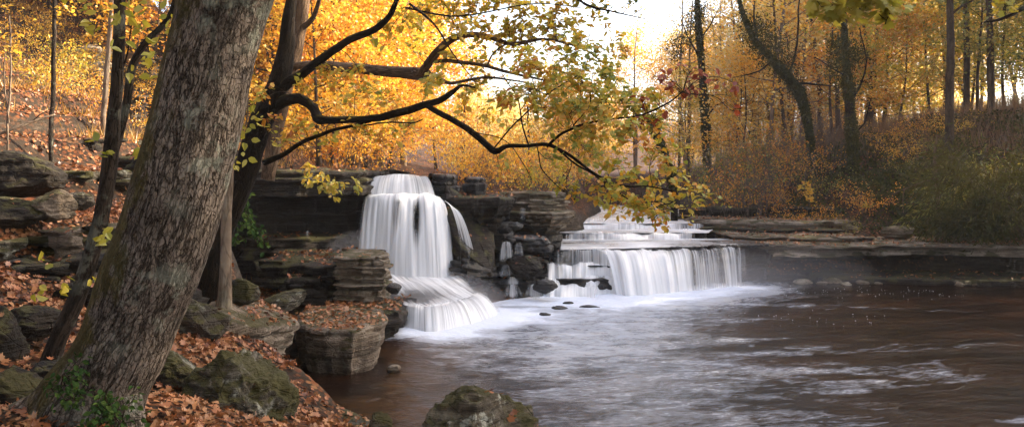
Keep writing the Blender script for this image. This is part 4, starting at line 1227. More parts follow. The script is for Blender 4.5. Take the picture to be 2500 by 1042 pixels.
# ---- overhanging tree
ot = empty('overhanging_tree', P(505, 720, 11), 'dark trunked tree whose long limb reaches across above the waterfalls', 'tree')
_, tp, tr = limb('trunk', [(492, 760, 11.2, 120), (505, 700, 11.1, 96), (520, 640, 11.0, 72), (542, 560, 11.0, 58), (576, 480, 11, 58), (602, 410, 11, 58), (624, 340, 11, 57), (648, 280, 11, 57), (676, 222, 11, 50), (690, 165, 11, 46), (701, 100, 11, 37), (706, 40, 11, 30), (716, -40, 11, 24), (730, -160, 11, 18)], BARK_DARK, ot, 30, (.14, .10, .3), 31, .03)
LIMBS = []
for i, pts in enumerate([
    [(672, 240, 11, 34), (700, 208, 10.9, 36), (740, 180, 10.8, 31), (790, 140, 10.6, 27), (850, 100, 10.4, 24), (915, 72, 10.3, 22), (948, 45, 10.2, 19), (965, 10, 10.1, 16), (978, -40, 10, 13)],
    [(668, 262, 11, 36), (700, 244, 10.9, 36), (735, 243, 10.8, 34), (765, 262, 10.7, 30), (778, 290, 10.6, 34), (800, 293, 10.5, 25), (850, 290, 10.4, 23), (925, 287, 10.3, 24), (985, 272, 10.2, 25), (1030, 257, 10.1, 23), (1072, 244, 10.0, 21), (1105, 222, 9.9, 16), (1128, 206, 9.9, 9), (1160, 212, 9.9, 5)],
    [(1030, 252, 10.1, 14), (1062, 272, 10.0, 18), (1100, 292, 9.9, 19), (1150, 322, 9.8, 20), (1190, 355, 9.75, 21), (1211, 370, 9.7, 22), (1240, 358, 9.7, 15), (1290, 356, 9.6, 12), (1338, 356, 9.5, 12), (1385, 378, 9.4, 10), (1430, 408, 9.3, 9), (1475, 436, 9.2, 7), (1525, 456, 9.1, 7), (1590, 458, 9.0, 5), (1650, 468, 9, 3)],
    [(1335, 356, 9.5, 9), (1370, 325, 9.4, 9), (1420, 305, 9.3, 8), (1480, 293, 9.2, 7), (1540, 286, 9.1, 6), (1590, 272, 9.0, 6), (1640, 246, 9.0, 5), (1668, 222, 9, 3)],
    [(1362, 362, 9.5, 6), (1400, 398, 9.45, 6), (1445, 425, 9.4, 5), (1500, 465, 9.3, 5), (1560, 500, 9.2, 4), (1625, 520, 9.1, 3)],
    [(645, 398, 10.9, 22), (690, 378, 10.8, 17), (740, 346, 10.7, 14), (800, 322, 10.6, 12), (860, 308, 10.5, 10), (905, 297, 10.4, 8)],
    [(860, 310, 10.5, 5), (930, 300, 10.2, 5), (1005, 300, 10.0, 5), (1032, 290, 9.9, 3)],
    [(1290, 356, 9.6, 5), (1275, 310, 9.7, 5), (1262, 240, 9.8, 4), (1225, 180, 9.9, 3)],
    [(1205, 362, 9.7, 5), (1260, 300, 9.5, 5), (1330, 235, 9.3, 4), (1420, 180, 9.2, 3)],
    [(1150, 320, 9.8, 4), (1230, 345, 9.5, 3), (1275, 395, 9.4, 3), (1300, 440, 9.3, 2)],
    [(1310, 357, 9.5, 4), (1322, 410, 9.3, 4), (1350, 445, 9.2, 3), (1380, 470, 9.2, 2)],
    [(1400, 308, 9.3, 4), (1440, 260, 9.2, 4), (1442, 220, 9.2, 3), (1450, 170, 9.1, 2)],
    [(1480, 293, 9.2, 4), (1490, 250, 9.1, 3), (1510, 200, 9.0, 2)]]):
    _, p_, r_ = limb('limb', pts, BARK_DARK, ot, 14 if i < 3 else 8, (.16, .05, .16) if i < 3 else None, 40 + i, .022)
    LIMBS.append(p_)

# ---- the tree behind it with the thick tan limb
ct = empty('limbed_tree', P(700, 440, 14), 'tree with a thick tan horizontal limb behind the dark overhanging limb', 'tree')
CLIMBS = []
limb('trunk', [(655, 440, 14, 34), (672, 330, 14, 34), (694, 230, 14, 36), (720, 120, 14, 38), (738, 20, 14, 38), (748, -80, 14, 34), (760, -260, 14, 24)], BARK_LIMB, ct, 20, (.1, .1, .3), 51, .03)
for i, pts in enumerate([
    [(712, 160, 14, 22), (770, 160, 13.7, 29), (830, 163, 13.4, 33), (900, 170, 13, 34), (970, 176, 12.8, 37), (1020, 180, 12.6, 39), (1043, 178, 12.5, 30), (1050, 176, 12.5, 14)],
    [(1030, 176, 12.5, 26), (1050, 150, 12.4, 28), (1075, 118, 12.3, 25), (1105, 95, 12.2, 23), (1150, 84, 12.1, 20), (1200, 92, 12, 18), (1250, 106, 12, 14), (1330, 95, 11.9, 9), (1420, 118, 11.8, 7), (1480, 160, 11.7, 4)],
    [(1050, 152, 12.4, 12), (1090, 148, 12.2, 13), (1140, 154, 12, 12), (1200, 166, 11.8, 11), (1260, 180, 11.6, 9), (1340, 200, 11.4, 5)],
    [(1030, 182, 12.5, 12), (1060, 183, 12.3, 13), (1082, 197, 12.2, 12), (1105, 205, 12.1, 11), (1150, 195, 12, 9), (1200, 190, 11.9, 8), (1290, 202, 11.7, 4)],
    [(1190, 162, 11.8, 6), (1205, 130, 11.8, 6), (1240, 108, 11.8, 5), (1290, 100, 11.8, 3)],
    [(735, 70, 14, 20), (765, 40, 13.8, 16), (785, -20, 13.6, 13), (800, -90, 13.5, 10)]]):
    _, p_, r_ = limb('limb', pts, BARK_LIMB, ct, 18 if i < 3 else 10, (.12, .06, .2), 60 + i, .02)
    CLIMBS.append(p_)
CLIMBS.append(catmull(np.stack([P(1000, 10, 10.5), P(1060, 60, 10.3), P(1105, 130, 10.1), P(1160, 200, 10)]), 40))
CLIMBS.append(catmull(np.stack([P(990, 20, 10.5), P(1120, 40, 10.4), P(1300, 10, 10.2), P(1420, 20, 10)]), 40))
for c, w in ((CLIMBS[-2], .018), (CLIMBS[-1], .014)):
    V, Fs, bk = tube(c, np.linspace(w, .005, len(c)), 7)
    mk('limb', V, Fs, BARK_SLIM, ct, True, {'bark': bk})


def sprays(clusters, limbs, parent, leafmat, twigmat, lsize, per_twig=9, seed=0, droop=.25, shape='ovate', maxlen=2.2, nm=('fine_branching', 'foliage'), limbw=1.0):
    """each cluster (px, py, Y, radius px, twigs): twigs grown from the nearest point of a limb to points in the cluster, leaves along them"""
    rg = np.random.default_rng(seed)
    pts = np.concatenate(limbs)
    T, Lf = Acc(), Acc()
    for px, py, Y, rad, nt in clusters:
        c = P(px, py, Y)
        R = rad * Y / F
        e0 = c + rg.normal(size=(nt, 3)) * np.array([.55, .7, .5]) * R
        # a carrier twig to the middle of the cluster
        j = np.argmin(np.linalg.norm(pts - c, axis=1) + rg.uniform(0, .3, len(pts)))
        s = pts[j]
        mid = (s + c) / 2 + np.array([0, 0, .12 * np.linalg.norm(c - s)]) + rg.normal(size=3) * .05
        car = catmull(np.stack([s, mid, c]), 12)
        car = wobble(car, .05, 3, seed)
        dl_ = np.linalg.norm(c - s)
        V, Fs, bk = tube(car, np.linspace(.004 + .003 * min(dl_, 2), .003, 12), 4)
        T.add(V, Fs, bark=bk)
        for e in e0:
            k = rg.integers(4, 12)
            s2 = car[k]
            m2 = (s2 + e) / 2 + rg.normal(size=3) * .06 + np.array([0, 0, .06])
            tw = catmull(np.stack([s2, m2, e]), 9)
            V, Fs, bk = tube(tw, np.linspace(.0032, .0016, 9), 3)
            T.add(V, Fs, bark=bk)
            n = rg.poisson(per_twig) + 2
            t = rg.uniform(.25, 1.05, n)
            idx = np.clip((t * 8), 0, 8)
            b = np.stack([np.interp(idx, range(9), tw[:, q_]) for q_ in range(3)], 1)
            d = e - s2
            d = d / (np.linalg.norm(d) + 1e-6)
            ax = d[None] * .6 + rg.normal(size=(n, 3)) * np.array([1, 1, .45]) + np.array([0, 0, -droop])
            V, Fs = leaves(b + rg.normal(size=(n, 3)) * .03, rg.uniform(*lsize, n), ax, rdir(n, rg) * .55 + np.array([0, -.5, .8]), shape, rg)
            Lf.add(V, Fs)
    T.obj(nm[0], twigmat, parent)
    return Lf.obj(nm[1], leafmat, parent, False)


OC = []
# dense drift of leaves on the right half of the long limb
for px, py, rad, nt in [(1300, 150, 70, 12), (1380, 130, 70, 13), (1450, 150, 60, 12), (1290, 215, 70, 9), (1350, 200, 60, 13), (1420, 205, 60, 15), (1490, 205, 50, 11), (1540, 235, 45, 9),
                        (1330, 260, 55, 9), (1400, 262, 55, 14), (1470, 262, 50, 15), (1540, 275, 45, 11), (1600, 250, 40, 7), (1370, 315, 50, 7), (1440, 325, 55, 10), (1520, 325, 55, 11), (1590, 315, 45, 7),
                        (1440, 385, 60, 9), (1510, 390, 60, 9), (1590, 385, 55, 7), (1650, 400, 50, 5), (1480, 455, 50, 8), (1550, 460, 50, 9), (1620, 455, 45, 7), (1690, 450, 40, 4), (1510, 505, 35, 6), (1560, 515, 40, 8), (1620, 500, 45, 8), (1590, 545, 25, 4), (1660, 530, 30, 3), (1410, 480, 35, 4), (1345, 385, 35, 2), (1720, 490, 26, 2), (1780, 495, 20, 1), (1250, 250, 45, 4), (1240, 310, 40, 2), (1225, 420, 25, 1), (1370, 440, 35, 3)]:
    OC.append((px, py, 9.3 + RNG.uniform(-.7, .7), rad, nt))
for px, py, rad, nt in [(880, 190, 45, 5), (840, 210, 45, 6), (900, 215, 40, 6), (930, 250, 35, 4), (800, 185, 35, 4), (720, 320, 40, 4), (800, 330, 40, 4), (870, 320, 40, 5), (950, 325, 45, 5), (660, 300, 22, 2), (690, 350, 30, 3), (640, 240, 25, 3), (760, 215, 30, 3), (1000, 310, 30, 3)]:
    OC.append((px, py, 10.4 + RNG.uniform(-.6, .4), rad, nt))
sprays(OC, LIMBS, ot, SPRAY, TWIG, (.055, .10), 9, 5)
RC = [(1625, 185, 9, 22, 2), (1660, 175, 9, 14, 2), (1650, 205, 9, 18, 2), (1700, 195, 9, 22, 3), (1735, 190, 9, 12, 1), (1745, 195, 8.9, 12, 1), (1780, 235, 8.9, 16, 2), (1815, 215, 8.9, 14, 1), (1670, 232, 9, 14, 1), (1570, 245, 9, 20, 2), (1600, 295, 9, 30, 3), (1560, 290, 9, 25, 2), (1790, 270, 8.9, 10, 1)]
sprays(RC, LIMBS[3:4], ot, SPRAY_RED, TWIG, (.07, .11), 2, 8, droop=.8, nm=('fine_branching', 'foliage'))
# crown of the tan limbed tree: leaves against the sky at the top centre
CC = []
for px, py, rad, nt in [(1040, 30, 50, 8), (1100, 20, 50, 9), (1160, 30, 50, 10), (1220, 20, 55, 12), (1280, 30, 55, 13), (1340, 40, 50, 11), (1390, 60, 45, 9), (1120, 80, 45, 6), (1180, 80, 45, 7), (1240, 75, 50, 10), (1300, 90, 50, 10), (1360, 100, 50, 9), (1420, 120, 45, 7),
                        (1090, 140, 40, 4), (1150, 140, 45, 5), (1210, 150, 50, 5), (1280, 150, 50, 7), (1060, 220, 30, 3), (1040, 205, 25, 3), (1180, 215, 50, 4), (1230, 245, 40, 4), (1140, 250, 40, 3), (1190, 290, 40, 3), (980, 60, 45, 6), (1000, 110, 40, 4), (930, 120, 40, 4), (1450, 20, 50, 5), (1500, 90, 35, 3), (1530, 140, 30, 3), (1470, 190, 40, 5), (1160, -20, 60, 10), (1260, -20, 60, 10), (1360, -10, 60, 8), (1060, -20, 50, 7)]:
    CC.append((px, py, 11.6 + RNG.uniform(-.9, .9), rad, nt))
sprays(CC, CLIMBS, ct, YELLOW, TWIG, (.07, .13), 8, 9)

# ---- branches reaching into the picture from trees beyond the frame
def branch(label, pts, clusters, leafmat, lsize, seed, per=8, mat=None, shape='maple'):
    b = empty('overhead_branch', P(*pts[0][:3]), label, 'branch')
    _, p_, r_ = limb('stem', pts, mat or BARK_SLIM, b, 8, None, seed, .01)
    sprays(clusters, [p_], b, leafmat, TWIG, lsize, per, seed, droop=.5, shape=shape)


branch('bright yellow green leaf cluster hanging into the top edge on the right', [(2060, -160, 6.4, 14), (2080, -80, 6.3, 10), (2110, -40, 6.2, 7), (2180, -20, 6.1, 4)],
       [(2010, 15, 6, 30, 4), (2055, 30, 6, 28, 5), (2090, 40, 6, 18, 3), (2160, 20, 6, 28, 5), (2190, 35, 6, 24, 4), (2120, 0, 6, 40, 5), (2030, -20, 6, 40, 5), (2170, 58, 6, 10, 1)], GREEN_NEAR, (.075, .115), 71, 4)
branch('thin dark bough crossing the upper right corner', [(2560, -20, 9, 14), (2490, 25, 9, 10), (2440, 48, 9, 7), (2400, 55, 9, 3)], [(2480, 10, 9, 40, 3), (2440, -10, 9, 40, 3)], YELLOW, (.07, .11), 72, 4)
branch('bare grey twig with few leaves against the white sky', [(1340, -70, 8.5, 10), (1420, 5, 8.4, 6), (1500, 30, 8.4, 4), (1580, 48, 8.3, 2)], [(1480, 12, 8.4, 22, 2), (1530, 8, 8.4, 26, 3), (1420, 8, 8.4, 24, 2), (1552, 22, 8.4, 10, 1)], OLIVE, (.05, .085), 73, 3, shape='ovate')

# ------------------------------------------------------------------ woodland trees: one of each kind, then copies
def tree_meshes(h, r, lo, nleaf, ls, nl, seed, tr, lean=.3, flat=.5, lfac=1.0, spread=.5, shape='diamond', twigs=True):
    rg = np.random.default_rng(seed)
    k = 14
    z = np.linspace(-.4, h * .97, k)
    ph = rg.uniform(0, 6, 4)
    wob_ = np.stack([lean * np.maximum(z / h, 0) ** 1.3 + .012 * h * np.sin(z * 7 / h + ph[0]), .012 * h * np.sin(z * 6 / h + ph[1]), z], 1)
    T = Acc()
    rad = tr * (1 - .86 * np.clip(z / h, 0, 1)) * (1 + .6 * np.exp(-np.maximum(z, 0) / .5))
    V, Fs, bk = tube(wob_, rad, 8)
    T.add(V, Fs, bark=bk)
    ends_ = []
    for i in range(nl):
        f = lo + (.97 - lo) * ((i + rg.uniform(0, .9)) / nl)
        zz = f * h
        s = np.array([np.interp(zz, z, wob_[:, 0]), np.interp(zz, z, wob_[:, 1]), zz])
        g = (f - lo) / (1 - lo)
        ln = r * (1.0 - .75 * g ** 1.7) * rg.uniform(.65, 1.1) * (.75 + .25 * min(1, g * 5))
        az = i * 2.399 + rg.uniform(-.4, .4)
        up = rg.uniform(.15, .75) + .5 * g
        d = np.array([math.cos(az), math.sin(az), up])
        d /= np.linalg.norm(d)
        e = s + d * ln
        m_ = (s + e) / 2 + np.array([0, 0, -.06 * ln]) + rg.normal(size=3) * .05 * ln
        c = catmull(np.stack([s, m_, e]), 8)
        r0 = max(.012, tr * .38 * (1 - f * .7))
        V, Fs, bk = tube(c, np.linspace(r0, r0 * .25, 8), 5)
        T.add(V, Fs, bark=bk)
        ends_ += [c[4], c[5], c[6], c[7], c[7]]
        for q in range(3):
            s2 = c[rg.integers(3, 7)]
            e2 = s2 + (d + rg.normal(size=3) * .7) * ln * rg.uniform(.25, .45)
            if twigs:
                V, Fs, bk = tube(np.linspace(s2, e2, 4), np.linspace(r0 * .35, r0 * .1, 4), 3)
                T.add(V, Fs, bark=bk)
            ends_ += [(s2 + e2) / 2, e2, e2]
    E = np.array(ends_)
    wgt = rg.uniform(.1, 1, len(E)) ** 2.4
    idx = rg.choice(len(E), nleaf, p=wgt / wgt.sum())
    sg = spread * r * .34
    C = E[idx] + rg.normal(size=(nleaf, 3)) * np.array([sg, sg, sg * flat])
    C[:, 2] = np.maximum(C[:, 2], .25)
    V, Fs = leaves(C, rg.uniform(.7, 1.35, nleaf) * ls, rdir(nleaf, rg, -.25, .6), rdir(nleaf, rg, 1.0), shape, rg)
    return T, V, Fs


def twig_shrub(h, n, seed, droop=.5, wide=.8, r=.008, sub=5):
    rg = np.random.default_rng(seed)
    T = Acc()
    tips = []
    for i in range(n):
        az = rg.uniform(0, 6.28)
        ln = h * rg.uniform(.6, 1.15)
        d = np.array([math.cos(az) * wide * rg.uniform(.3, 1), math.sin(az) * wide * rg.uniform(.3, 1), 1.0])
        d /= np.linalg.norm(d)
        s = np.array([math.cos(az), math.sin(az), 0]) * rg.uniform(0, .3)
        e = s + d * ln
        e2 = e + np.array([d[0] * ln * .5, d[1] * ln * .5, -ln * .35 * droop])
        c = catmull(np.stack([s - [0, 0, .2], s + d * ln * .5 + rg.normal(size=3) * .08 * h, e, e2]), 10)
        V, Fs, bk = tube(c, np.linspace(r, r * .3, 10), 4)
        T.add(V, Fs, bark=bk)
        for q in range(sub):
            a = c[rg.integers(3, 9)]
            dd = rg.normal(size=3) * .5 + d * .5 + np.array([0, 0, -.25 * droop])
            b = a + dd * h * rg.uniform(.15, .35)
            mm = (a + b) / 2 + rg.normal(size=3) * .05
            cc = catmull(np.stack([a, mm, b]), 5)
            V, Fs, bk = tube(cc, np.linspace(r * .45, r * .2, 5), 3)
            T.add(V, Fs, bark=bk)
            tips += [b, mm]
    return T, np.array(tips)


class Kind:
    def __init__(s, name, T, V, Fs, bark, cat='tree', crown='crown', trunk='trunk'):
        s.name, s.cat = name, cat
        s.T, s.V, s.F, s.bark = T, V, Fs, bark
        s.trunk, s.crown, s.tn, s.cn = None, None, trunk, crown

    def place(s, loc, rz, sc, leafmat, label, group=None, tilt=(0, 0)):
        e = empty(s.name, loc, label, s.cat, group)
        e.rotation_euler = (tilt[0], tilt[1], rz)
        e.scale = (sc, sc, sc)
        if s.trunk is None:
            s.trunk = s.T.obj(s.tn, s.bark, None)
            s.trunk.parent = e
            if s.V is not None:
                s.crown = mk(s.cn, s.V, s.F, leafmat, None, False)
                s.crown.parent = e
                s.crown.material_slots[0].link = 'OBJECT'
                s.crown.material_slots[0].material = leafmat
        else:
            t = s.trunk.copy()
            COL.objects.link(t)
            t.parent = e
            if s.crown:
                c = s.crown.copy()
                COL.objects.link(c)
                c.parent = e
                c.material_slots[0].link = 'OBJECT'
                c.material_slots[0].material = leafmat
        return e


def kt(name, bark=BARK_FAR, **k):
    T, V, Fs = tree_meshes(**k)
    return Kind(name, T, V, Fs, bark)


TALL = [kt('forest_tree', h=18, r=4.6, lo=.30, nleaf=6500, ls=.20, nl=26, seed=1, tr=.20), kt('forest_tree', h=20, r=4.2, lo=.36, nleaf=6000, ls=.20, nl=26, seed=2, tr=.22, lean=-.6)]
MID = [kt('broadleaf_tree', h=12, r=4.2, lo=.10, nleaf=7000, ls=.18, nl=26, seed=3, tr=.13, lean=.6), kt('broadleaf_tree', h=13, r=3.8, lo=.12, nleaf=6500, ls=.18, nl=26, seed=4, tr=.14, lean=-.5)]
UND = [kt('understory_tree', h=6.5, r=2.9, lo=.12, nleaf=4200, ls=.13, nl=20, seed=5, tr=.07, lean=.5, flat=.3), kt('understory_tree', h=7.5, r=2.6, lo=.15, nleaf=3800, ls=.13, nl=20, seed=6, tr=.07, lean=-.4, flat=.3)]
THIN = [kt('slender_tree', h=17, r=2.4, lo=.30, nleaf=2300, ls=.17, nl=22, seed=7, tr=.11, lean=.8), kt('slender_tree', h=16, r=2.2, lo=.35, nleaf=1700, ls=.16, nl=20, seed=8, tr=.10, lean=-.5)]
SPARSE = [kt('half_bare_tree', h=13, r=3.0, lo=.22, nleaf=1100, ls=.12, nl=30, seed=9, tr=.11, lean=.7, bark=TWIG_GREY), kt('half_bare_tree', h=12, r=3.2, lo=.18, nleaf=1400, ls=.12, nl=30, seed=10, tr=.10, lean=-.8, bark=TWIG_GREY)]
_T, _tp = twig_shrub(2.6, 26, 1)
BARE = Kind('bare_shrub', _T, None, None, TWIG_GREY, 'shrub', trunk='stems')
_T, _tp = twig_shrub(2.4, 24, 2, .8, 1.1)
_V, _F = leaves(np.repeat(_tp, 3, 0) + RNG.normal(size=(len(_tp) * 3, 3)) * .12, .11, rdir(len(_tp) * 3, up=-.3), rdir(len(_tp) * 3, up=.8), 'diamond')
LEAFY = Kind('leafy_shrub', _T, _V, _F, TWIG_GREY, 'shrub', trunk='stems', crown='foliage')


def zone(kinds, mats, n, pxr, Yr, label, group, seed, sc=(.8, 1.15), avoid=True, sink=.1, spacing=1.2, Xr=None):
    rg = np.random.default_rng(seed)
    done, tries = [], 0
    while len(done) < n and tries < n * 40:
        tries += 1
        Y = rg.uniform(*Yr) if Xr else math.sqrt(rg.uniform(Yr[0] ** 2, Yr[1] ** 2))
        px = rg.uniform(*pxr)
        X = rg.uniform(*Xr) if Xr else (px - CX) / F * Y
        if avoid and any(float(seg_dist(np.array([X]), np.array([Y]), q)[0]) > -.7 for q in (POOLPOLY, CREEKPOLY, RACEPOLY)):
            continue
        if math.hypot(X, Y) < 3.5:
            continue
        if any(math.hypot(X - a, Y - b) < spacing for a, b in done):
            continue
        done.append((X, Y))
        kind = kinds[rg.integers(len(kinds))]
        kind.place((X, Y, gz(X, Y) - sink), rg.uniform(0, 6.28), rg.uniform(*sc), mats[rg.integers(len(mats))], label, group, (rg.normal() * .04, rg.normal() * .04))


# golden wood on the left bank, upstream of the tall waterfall
zone(TALL, [GOLD, GOLD, ORANGE, YELLOW], 11, (520, 930), (30, 52), 'tall golden tree in the bright wood behind the dark overhanging limb', 'tall golden trees behind the tall waterfall', 1)
zone(MID, [GOLD, GOLD, YELLOW, ORANGE], 13, (560, 960), (28, 52), 'leafy golden tree filling the bright wood above the tall waterfall', 'leafy golden trees above the tall waterfall', 2, spacing=2)
zone(UND, [GOLD, ORANGE, GOLD], 26, (590, 1150), (25, 46), 'low golden understory tree just beyond the lip of the tall waterfall', 'golden understory beyond the tall waterfall', 3)
# centre gap: small far trees
zone(UND, [HAZE_PALE, GOLD, HAZE_PALE, GOLD], 16, (1090, 1420), (50, 84), 'small far pale gold tree in the gap under the long limb', 'far pale gold trees in the centre gap', 4, sc=(.6, .9))
zone(MID, [GOLD, YELLOW], 8, (1120, 1560), (80, 120), 'distant gold tree closing the end of the valley', 'distant trees at the end of the valley', 5, sc=(.4, .6))
# centre right wood beyond the creek
zone(MID, [HAZE_PALE, GOLD, HAZE_PALE], 5, (1440, 1760), (50, 66), 'hazy yellow tree across the creek behind the hanging leaf spray', 'hazy yellow trees behind the leaf spray', 6, sc=(.55, .8))
zone(SPARSE, [HAZE_PALE, HAZE_PALE, GOLD, YELLOW], 20, (1540, 1960), (36, 56), 'half bare tree with pale twigs in the hazy wood right of the sky gap', 'half bare hazy trees right of the sky gap', 7)
zone(UND, [ORANGE, GOLD, HAZE_PALE, YELLOW], 11, (1330, 1820), (31, 46), 'low orange understory tree along the far creek bank', 'orange understory along the far creek bank', 8, sc=(.6, .9))
# right bank
zone(TALL, [GOLD, HAZE_PALE, YELLOW], 5, (1980, 2620), (42, 72), 'tall orange tree in the dense wood above the right bank', 'tall orange trees above the right bank', 9)
zone(THIN, [HAZE_PALE, YELLOW, GOLD, GOLD], 18, (1900, 2560), (36, 60), 'slender straight tree on the ridge above the right bank', 'slender trees on the right ridge', 10, spacing=.8)
zone(UND, [ORANGE, HAZE_PALE, YELLOW, GOLD], 16, (1780, 2400), (36, 56), 'orange understory tree behind the crest of the right bank', 'orange understory behind the right crest', 11)
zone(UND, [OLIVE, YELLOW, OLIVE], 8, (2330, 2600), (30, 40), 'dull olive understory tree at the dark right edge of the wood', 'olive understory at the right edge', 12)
zone(TALL, [OLIVE, ORANGE, YELLOW], 3, (2560, 3150), (33, 44), 'tall shading tree at the right margin of the wood', 'shading trees at the right margin', 19, sc=(.9, 1.2), spacing=2)  # added past the frame edge to shade the right bank
zone(TALL, [OLIVE, ORANGE, YELLOW], 9, (0, 1), (23, 35), 'tall shade tree on the right bank beyond the picture', 'shade trees on the right bank', 20, sc=(.9, 1.15), spacing=2.2, Xr=(20, 30))  # trees out of view, added to shade the falls and ledges
zone(MID, [GOLD, YELLOW, HAZE_PALE, HAZE_PALE], 13, (1840, 2330), (39, 54), 'full golden tree in the canopy over the right bank', 'full golden trees over the right bank', 21, sc=(.8, 1.15), spacing=1.8)
zone(TALL, [OLIVE, GOLD, YELLOW], 18, (0, 1), (-14, 3), 'unseen forest tree added for shade behind the viewpoint', 'unseen shade trees behind the viewpoint', 22, sc=(.8, 1.05), spacing=2.6, Xr=(-16, 14), avoid=False)  # trees out of view, added to darken the foreground
zone(TALL, [OLIVE, GOLD, ORANGE], 8, (0, 1), (4, 16), 'unseen forest tree added for shade on the left slope', 'unseen shade trees on the left slope', 23, sc=(.8, 1.0), spacing=2.2, Xr=(-21, -11.5))  # added out of view to cut sky light on the left bank
zone([LEAFY], [GOLD, ORANGE, GOLD, YELLOW], 22, (0, 1), (24.5, 34), 'bushy golden shrub on the bank just above the tall waterfall', 'golden shrubs above the tall waterfall', 24, sc=(.7, 1.25), spacing=.9, Xr=(-9, 1.2))
zone([BARE], [None], 22, (1680, 2050), (29.5, 36), 'pale bare twiggy shrub on the slope of the right bank', 'bare twiggy shrubs on the right slope', 13, sc=(.6, 1.1), spacing=.7)
zone([LEAFY], [ORANGE, GOLD, OLIVE], 12, (1950, 2380), (26.8, 33), 'small rusty shrub on the shaded slope above the right ledges', 'small rusty shrubs above the right ledges', 25, sc=(.35, .65), spacing=.8)
zone([LEAFY], [ORANGE, OLIVE, ORANGE], 12, (1660, 1960), (30, 35), 'russet leaved shrub low on the right bank', 'russet shrubs on the right bank', 14, sc=(.6, 1.0), spacing=.8)
# left hillside
zone(UND, [GOLD, ORANGE, YELLOW], 13, (-120, 430), (25, 36), 'golden understory tree on the sunlit upper left hillside', 'golden understory on the left hillside', 15, sc=(.6, 1.0), spacing=1.5)
zone(TALL, [GOLD, ORANGE], 9, (-300, 560), (38, 58), 'tall golden tree at the crest of the left hillside', 'tall trees at the crest of the left hillside', 16)
zone([LEAFY], [GOLD, YELLOW, ORANGE], 18, (-100, 430), (18.5, 27), 'little golden shrub among the pale ledges of the left hillside', 'golden shrubs among the hillside ledges', 17, sc=(.35, .6), spacing=.8)
# tall shade trees on the right bank beyond the frame, in line with the sun
zone(TALL, [OLIVE, ORANGE], 12, (0, 1), (5, 23), 'tall shade tree on the right bank beyond the picture', 'shade trees on the right bank', 18, sc=(.85, 1.1), spacing=2.5, Xr=(19, 31))


# ---- named single trunks
def pole(name, label, pts, mat, cat='tree', foliage=None, fm=None, seed=0, limbs=(), lsize=(.06, .1), sides=12, wob=.03, per=7, base=True):
    a = pts[0]
    loc = P(*a[:3])
    if base:                                   # run the trunk down into the ground
        g = gz(loc[0], loc[1])
        if g < loc[2] + 1.5:
            pts = [(a[0], HY + (H - g + .15) * F / a[2], a[2], a[3] * 1.15)] + list(pts) if g < loc[2] - .05 else pts
    e = empty(name, P(*pts[0][:3]), label, cat)
    ps = []
    _, p_, r_ = limb('trunk', pts, mat, e, sides, (.1, .08, .3), seed, wob)
    ps.append(p_)
    for i, lp_ in enumerate(limbs):
        _, q_, r_ = limb('limb', lp_, mat, e, 8, None, seed + 1 + i, wob)
        ps.append(q_)
    if foliage:
        sprays(foliage, ps, e, fm, TWIG, lsize, per, seed)
    return e, ps


pole('sapling', 'thin straight dark trunk on the upper left hillside', [(127, 350, 15, 11), (129, 250, 15, 11), (132, 130, 15, 10), (134, 0, 15, 9), (136, -120, 15, 7)], BARK_SLIM, foliage=[(150, 120, 15, 50, 4), (110, 60, 15, 50, 4), (90, 180, 15, 40, 3), (160, 30, 15, 40, 3)], fm=GOLD, seed=81)
pole('sapling', 'sunlit crooked pale trunk behind the slim forked tree', [(250, 308, 18, 12), (256, 240, 18, 13), (262, 160, 18, 12), (270, 70, 18, 11), (274, -20, 18, 9), (280, -140, 18, 7)], BARK_PALE, foliage=[(260, 30, 18, 50, 5), (300, 60, 18, 50, 5), (230, 90, 18, 40, 4), (320, 10, 18, 50, 5)], fm=GOLD, seed=84)
pole('sapling', 'pair of thin pale stems at the far left edge', [(18, 318, 14, 5), (22, 250, 14, 5), (26, 150, 14, 4), (22, 40, 14, 3)], BARK_PALE, limbs=[[(20, 300, 14, 4), (12, 220, 14, 4), (8, 120, 14, 3)]], foliage=[(30, 130, 14, 40, 4), (0, 90, 14, 40, 4)], fm=GOLD, seed=87)
fb_ = empty('fallen_branch', P(60, 320, 14.5), 'bare pale fallen branch lying across the left slope', 'branch')
limb('stem', [(-20, 334, 14.2, 9), (30, 316, 14.3, 8), (80, 298, 14.5, 7), (132, 280, 14.7, 4)], BARK_PALE, fb_, 8, None, 91, .02)
limb('limb', [(75, 300, 14.5, 5), (95, 282, 14.5, 4), (130, 262, 14.5, 2)], BARK_PALE, fb_, 6, None, 92, .02)
pole('woodland_tree', 'pale leaning trunk in the golden wood right of the upper limb', [(930, 330, 34, 20), (955, 170, 34, 19), (972, 90, 34, 17), (990, 10, 34, 15), (1000, -80, 34, 12)], BARK_PALE, seed=93, foliage=[(960, 60, 34, 60, 6), (1010, 20, 34, 60, 6)], fm=GOLD, lsize=(.14, .2))
pole('woodland_tree', 'pale slanting trunk against the white sky above the tan limb', [(985, 330, 40, 15), (1010, 170, 40, 14), (1040, 110, 40, 12), (1062, 70, 40, 9), (1085, 20, 40, 6)], BARK_PALE, seed=95, foliage=[(1050, 60, 40, 50, 6), (1085, 20, 40, 50, 6)], fm=GOLD, lsize=(.14, .2))
pole('sapling', 'thin brown sapling trunk standing behind the layered outcrop', [(1294, 470, 30, 8), (1293, 400, 30, 7), (1291, 330, 30, 6), (1288, 250, 30, 4)], BARK_FAR, seed=97, foliage=[(1270, 360, 30, 40, 4), (1320, 330, 30, 40, 4), (1290, 270, 30, 40, 3)], fm=GOLD, lsize=(.1, .16))

